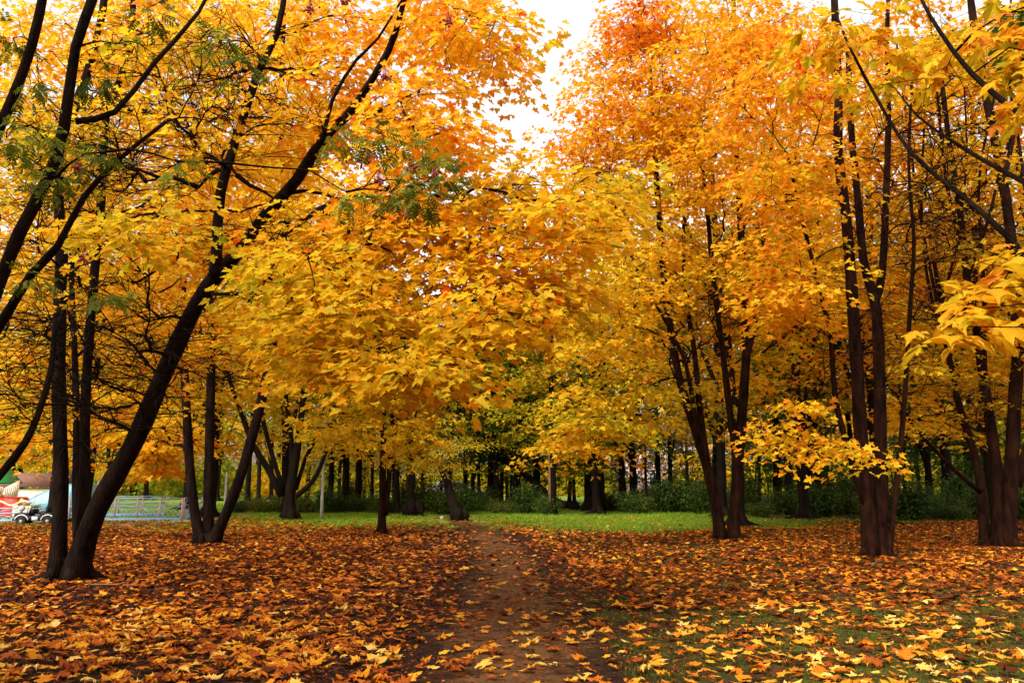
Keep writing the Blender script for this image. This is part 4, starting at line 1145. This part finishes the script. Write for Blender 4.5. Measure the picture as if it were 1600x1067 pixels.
fence(gp(112, 34.2), gp(287, 34.8), .86, 5, 'pale blue lattice park fence with pinkish posts and blue kerb')
fence(gp(290, 35.0), gp(318, 40.5), .86, 3, 'short return of the lattice fence running away from the viewer')
fence(gp(-70, 33.0), gp(104, 33.6), .52, 3, 'low lattice fence in front of the red and cream ride')
fence(gp(150, 39.5), gp(262, 40.2), .86, 3, 'second lattice fence across the lawn behind the first')

# ------------------------------------------------------------------ toy jeep
c = gp(63, 31.6)
yaw = math.pi + .12
jr = thing('toy_car', c, 'small black ride-on toy jeep with white fenders beside the low fence', 'toy car')
jr.rotation_euler = (0, 0, yaw)
# local: +x forward, length 1.5
mb = MB(); mb.box((0, 0, .24), (1.25, .56, .18), 0, .03); mb.box((.42, 0, .36), (.5, .5, .12), 0, .03); mb.box((-.42, 0, .36), (.42, .52, .16), 0, .03); mb.box((.12, 0, .46), (.16, .5, .16), 0, .03); mb.build('body', M_BLACK, jr)
mb = MB(); mb.box((.66, 0, .20), (.10, .6, .10), 0, .02); mb.build('bumper', M_BLACK, jr)
for s in (-1, 1):
    mb = MB(); mb.tube(np.array([[.18, s * .25, .4], [.10, s * .25, .62]]), .018, 6)
    if s == 1: mb.tube(np.array([[.10, -.25, .62], [.10, .25, .62]]), .018, 6)
    mb.build('windscreen_frame', M_BLACK, jr)
    mb = MB(); mb.box((-.03, s * .29, .24), (.20, .03, .13), 0, .012); mb.build('door', M_WHITE, jr)
    mb = MB(); mb.tube(np.array([[.68, s * .17, .33], [.705, s * .17, .33]]), .05, 10); mb.build('headlight', M_WHITE, jr, True)
    for fx in (.40, -.46):
        mb = MB(); k = np.linspace(.1, math.pi - .1, 9)
        mb.tube(np.stack([fx + .22 * np.cos(k), 0 * k + s * .31, .16 + .20 * np.sin(k)], 1), .022, 6); mb.build('fender', M_WHITE, jr, True)
        mb = MB(); a = np.linspace(0, 2 * np.pi, 17)
        mb.tube(np.array([[fx, s * .24, .15], [fx, s * .25, .15], [fx, s * .33, .15], [fx, s * .34, .15]]), [.12, .15, .15, .12], 16); w = mb.build('wheel', M_RUBBER, jr, True)
        mb = MB(); mb.tube(np.array([[fx, s * .338, .15], [fx, s * .35, .15]]), [.06, .05], 12); mb.build('rim', M_POLE, w)
mb = MB(); mb.box((-.22, 0, .42), (.26, .44, .07), 0, .02); mb.box((-.38, 0, .52), (.08, .44, .24), 0, .02); mb.build('seat', M_BLACK, jr)
mb = MB(); a = np.linspace(0, 2 * np.pi, 13); mb.tube(np.stack([.08 + .02 * np.sin(a), .09 * np.cos(a), .5 + .09 * np.sin(a)], 1), .012, 5); mb.build('steering_wheel', M_BLACK, jr, True)

# lavender globe on a short post
c = gp(38, 32.4)
gl = thing('globe_bollard', c, 'pale lavender globe on a short dark post behind the toy jeep', 'bollard')
mb = MB(); mb.tube(np.array([[0, 0, -.05], [0, 0, .42]]), .03, 8); mb.build('post', M_BLACK, gl, True)
mb = MB(); la = np.linspace(-1.5, 1.5, 9); mb.tube(np.stack([0 * la, 0 * la, .53 + .11 * np.sin(la)], 1), .11 * np.cos(la), 14); mb.build('globe', M_LAV, gl, True)

# red and cream ride
c = gp(13, 38.5)
rd = thing('playground_ride', c, 'red children\'s ride with two upright ribbed cream panels behind the low fence', 'ride')
mb = MB(); mb.box((-.35, 0, .48), (1.05, 1.2, .95), .1, .06); mb.box((.45, -.05, .44), (.60, 1.0, .86), .05, .06); mb.build('body', M_RED, rd)
for (x0, x1, za, zb, zc) in ((-.9, .2, .92, 1.5, 1.28), (.24, .85, .90, 1.25, 1.58)):
    mb = MB(); mb.prism([(x0, za), (x1 - .06, za), (x1, zc), (x0, zb)], 1, .06, (0, -.62, 0)); pn = mb.build('panel', M_CREAM, rd)
    mb = MB()
    for k in np.linspace(.08, .92, 7):
        mb.tube(np.array([[x0 + (x1 - .06 - x0) * k, -.66, za + .02], [x0 + (x1 - x0) * k, -.66, zb + (zc - zb) * k - .03]]), .009, 4)
    mb.build('panel_rib', M_TILE, pn)
k = np.linspace(0, 1, 15)
mb = MB()
pts = np.stack([-.1 + 1.5 * k, -.7 + 0 * k, .62 + .09 * np.sin(k * 9 + .4)], 1); mb.tube(pts, .04, 6); mb.build('valance', M_CREAM, rd, True)
mb = MB(); mb.tube(np.array([[.85, -.6, .55], [1.0, -.62, .72], [1.15, -.62, .62], [1.35, -.62, .58]]), [.07, .12, .09, .02], 8); mb.build('ornament', M_ORANGE, rd, True)
mb = MB(); mb.box((1.0, -.2, .3), (.8, .8, .55), 0, .05); mb.build('base', M_CREAMWALL, rd)

# green canopy behind the ride
c = gp(-14, 44)
cp_ = thing('canopy', c, 'dark green pitched canopy on poles above the red ride', 'canopy')
mb = MB(); mb.prism([(-2.2, 1.35), (1.0, 1.35), (.95, 1.42), (.35, 2.05), (-.9, 2.3), (-2.2, 1.5)], 1, 2.2); mb.build('roof', M_GREENROOF, cp_)
for x in (-1.9, .7):
    for y in (-.9, .9):
        mb = MB(); mb.tube(np.array([[x, y, -.05], [x, y, 1.4]]), .04, 8); mb.build('pole', M_POLE, cp_, True)

# light-blue arched pavilion
c = gp(84, 40)
pv = thing('pavilion', c, 'light blue panelled pavilion with a curved top behind the low fence', 'pavilion')
k = np.linspace(0, 1, 12)
mb = MB(); mb.prism([(-.75, 0)] + [(-.75 + 2.6 * t, .62 + .78 * math.sin(min(1, t * 1.15) * math.pi / 2)) for t in k] + [(1.85, 0)], 1, 1.8); mb.build('wall', M_SKYBLUE, pv)
mb = MB()
for x in (-.3, .3, .9, 1.4): mb.tube(np.array([[x, -.905, .02], [x, -.905, .62 + .78 * math.sin(min(1, (x + .75) / 2.6 * 1.15) * math.pi / 2) - .03]]), .010, 4)
mb.tube(np.array([[-.74, -.905, .55], [1.84, -.905, .55]]), .010, 4)
mb.build('seam', M_FENCE, pv)
mb = MB(); mb.tube(np.array([[-.75 + 2.6 * t, -.88, .64 + .78 * math.sin(min(1, t * 1.15) * math.pi / 2)] for t in k]), .035, 6); mb.build('edge_trim', M_FENCE, pv, True)

# small building with tiled roof
c = gp(52, 52)
sb = thing('park_hut', c, 'low cream hut with a brown tiled roof behind the light blue pavilion', 'hut')
mb = MB(); mb.box((0, 0, .5), (4.0, 3, 1.1), 0, .02); w = mb.build('wall', M_CREAMWALL, sb)
mb = MB(); mb.prism([(-1.7, 1.16), (1.7, 1.16), (0, 1.95)], 1, 4.5, rz=math.pi / 2); mb.build('roof', M_TILE, sb)

# pink building beyond the wood
c = gp(1012, 96)
pb = thing('building', c, 'pale pink building glimpsed through the trees right of the black double trunk', 'building')
mb = MB(); mb.box((0, 0, 2.6), (11, 8, 5.4)); mb.build('wall', M_PINKWALL, pb)
mb = MB(); mb.prism([(-4.4, 5.25), (4.4, 5.25), (0, 7.4)], 1, 12, rz=math.pi / 2); mb.build('roof', M_TILE, pb)
for zz in (1.6, 4.0):
    for x in (-4, -2, 0, 2, 4):
        mb = MB(); mb.box((x, -4.02, zz), (.95, .08, 1.3), 0, .02); f = mb.build('window', M_WHITE, pb)
        mb = MB(); mb.box((x, -4.065, zz), (.8, .03, 1.15)); mb.build('pane', M_GLASS, f)

# white car on the far road
c = gp(712, 66)
cr = thing('parked_car', c, 'white car parked on the far walk, half hidden behind the leaning stump', 'car')
mb = MB(); mb.prism([(-2.1, .35), (2.1, .35), (2.15, .62), (1.9, .85), (1.1, .95), (.5, 1.42), (-1.2, 1.45), (-1.9, 1.0), (-2.15, .85)], 1, 1.65); mb.build('body', M_CARPAINT, cr)
mb = MB()
for s in (-1, 1):
    mb = MB(); mb.prism([(-1.35, 1.0), (.85, 1.0), (.4, 1.36), (-1.1, 1.38)], 1, .02, (0, s * .83, 0)); mb.build('window', M_GLASS, cr)
    for x in (-1.3, 1.35):
        mb = MB(); mb.tube(np.array([[x, s * .68, .32], [x, s * .86, .32]]), .32, 16); w = mb.build('wheel', M_RUBBER, cr)
        mb = MB(); mb.tube(np.array([[x, s * .86, .32], [x, s * .88, .32]]), .2, 12); mb.build('rim', M_FENCE, w)

# ------------------------------------------------------------------ light, sky, camera
SUN_EL, SUN_AZ = math.radians(48), math.radians(215)   # azimuth clockwise from +Y
w = bpy.data.worlds.new('World'); scene.world = w; w.use_nodes = True
nd, lk = w.node_tree.nodes, w.node_tree.links
bg = nd['Background']
sky = nd.new('ShaderNodeTexSky'); sky.sky_type = 'NISHITA'; sky.sun_disc = False
sky.sun_elevation = SUN_EL; sky.sun_rotation = SUN_AZ; sky.air_density = 1.0; sky.dust_density = 4.0
hs = nd.new('ShaderNodeHueSaturation'); hs.inputs['Saturation'].default_value = .05
lk.new(sky.outputs[0], hs.inputs['Color']); lk.new(hs.outputs[0], bg.inputs[0])
bg.inputs[1].default_value = .15
sl = bpy.data.lights.new('sun', 'SUN'); sl.energy = 1.0; sl.angle = math.radians(25); sl.color = (1, .93, .82)
so = bpy.data.objects.new('sun', sl); C.objects.link(so)
dv = Vector((math.sin(SUN_AZ) * math.cos(SUN_EL), math.cos(SUN_AZ) * math.cos(SUN_EL), math.sin(SUN_EL)))
so.rotation_euler = (-dv).to_track_quat('-Z', 'Y').to_euler()

cam = bpy.data.cameras.new('camera'); co = bpy.data.objects.new('camera', cam); C.objects.link(co)
cam.sensor_width = 36; cam.lens = FPX / W0 * 36; cam.clip_end = 600; cam.clip_start = .05
co.location = (0, 0, EYE); co.rotation_euler = (math.pi / 2 + PITCH, 0, 0)
scene.camera = co
vs = scene.view_settings
vs.view_transform = 'Standard'; vs.look = 'None'; vs.gamma = 1; vs.exposure = 1.4
cy = scene.cycles
cy.max_bounces = 8; cy.diffuse_bounces = 4; cy.transmission_bounces = 5; cy.glossy_bounces = 2
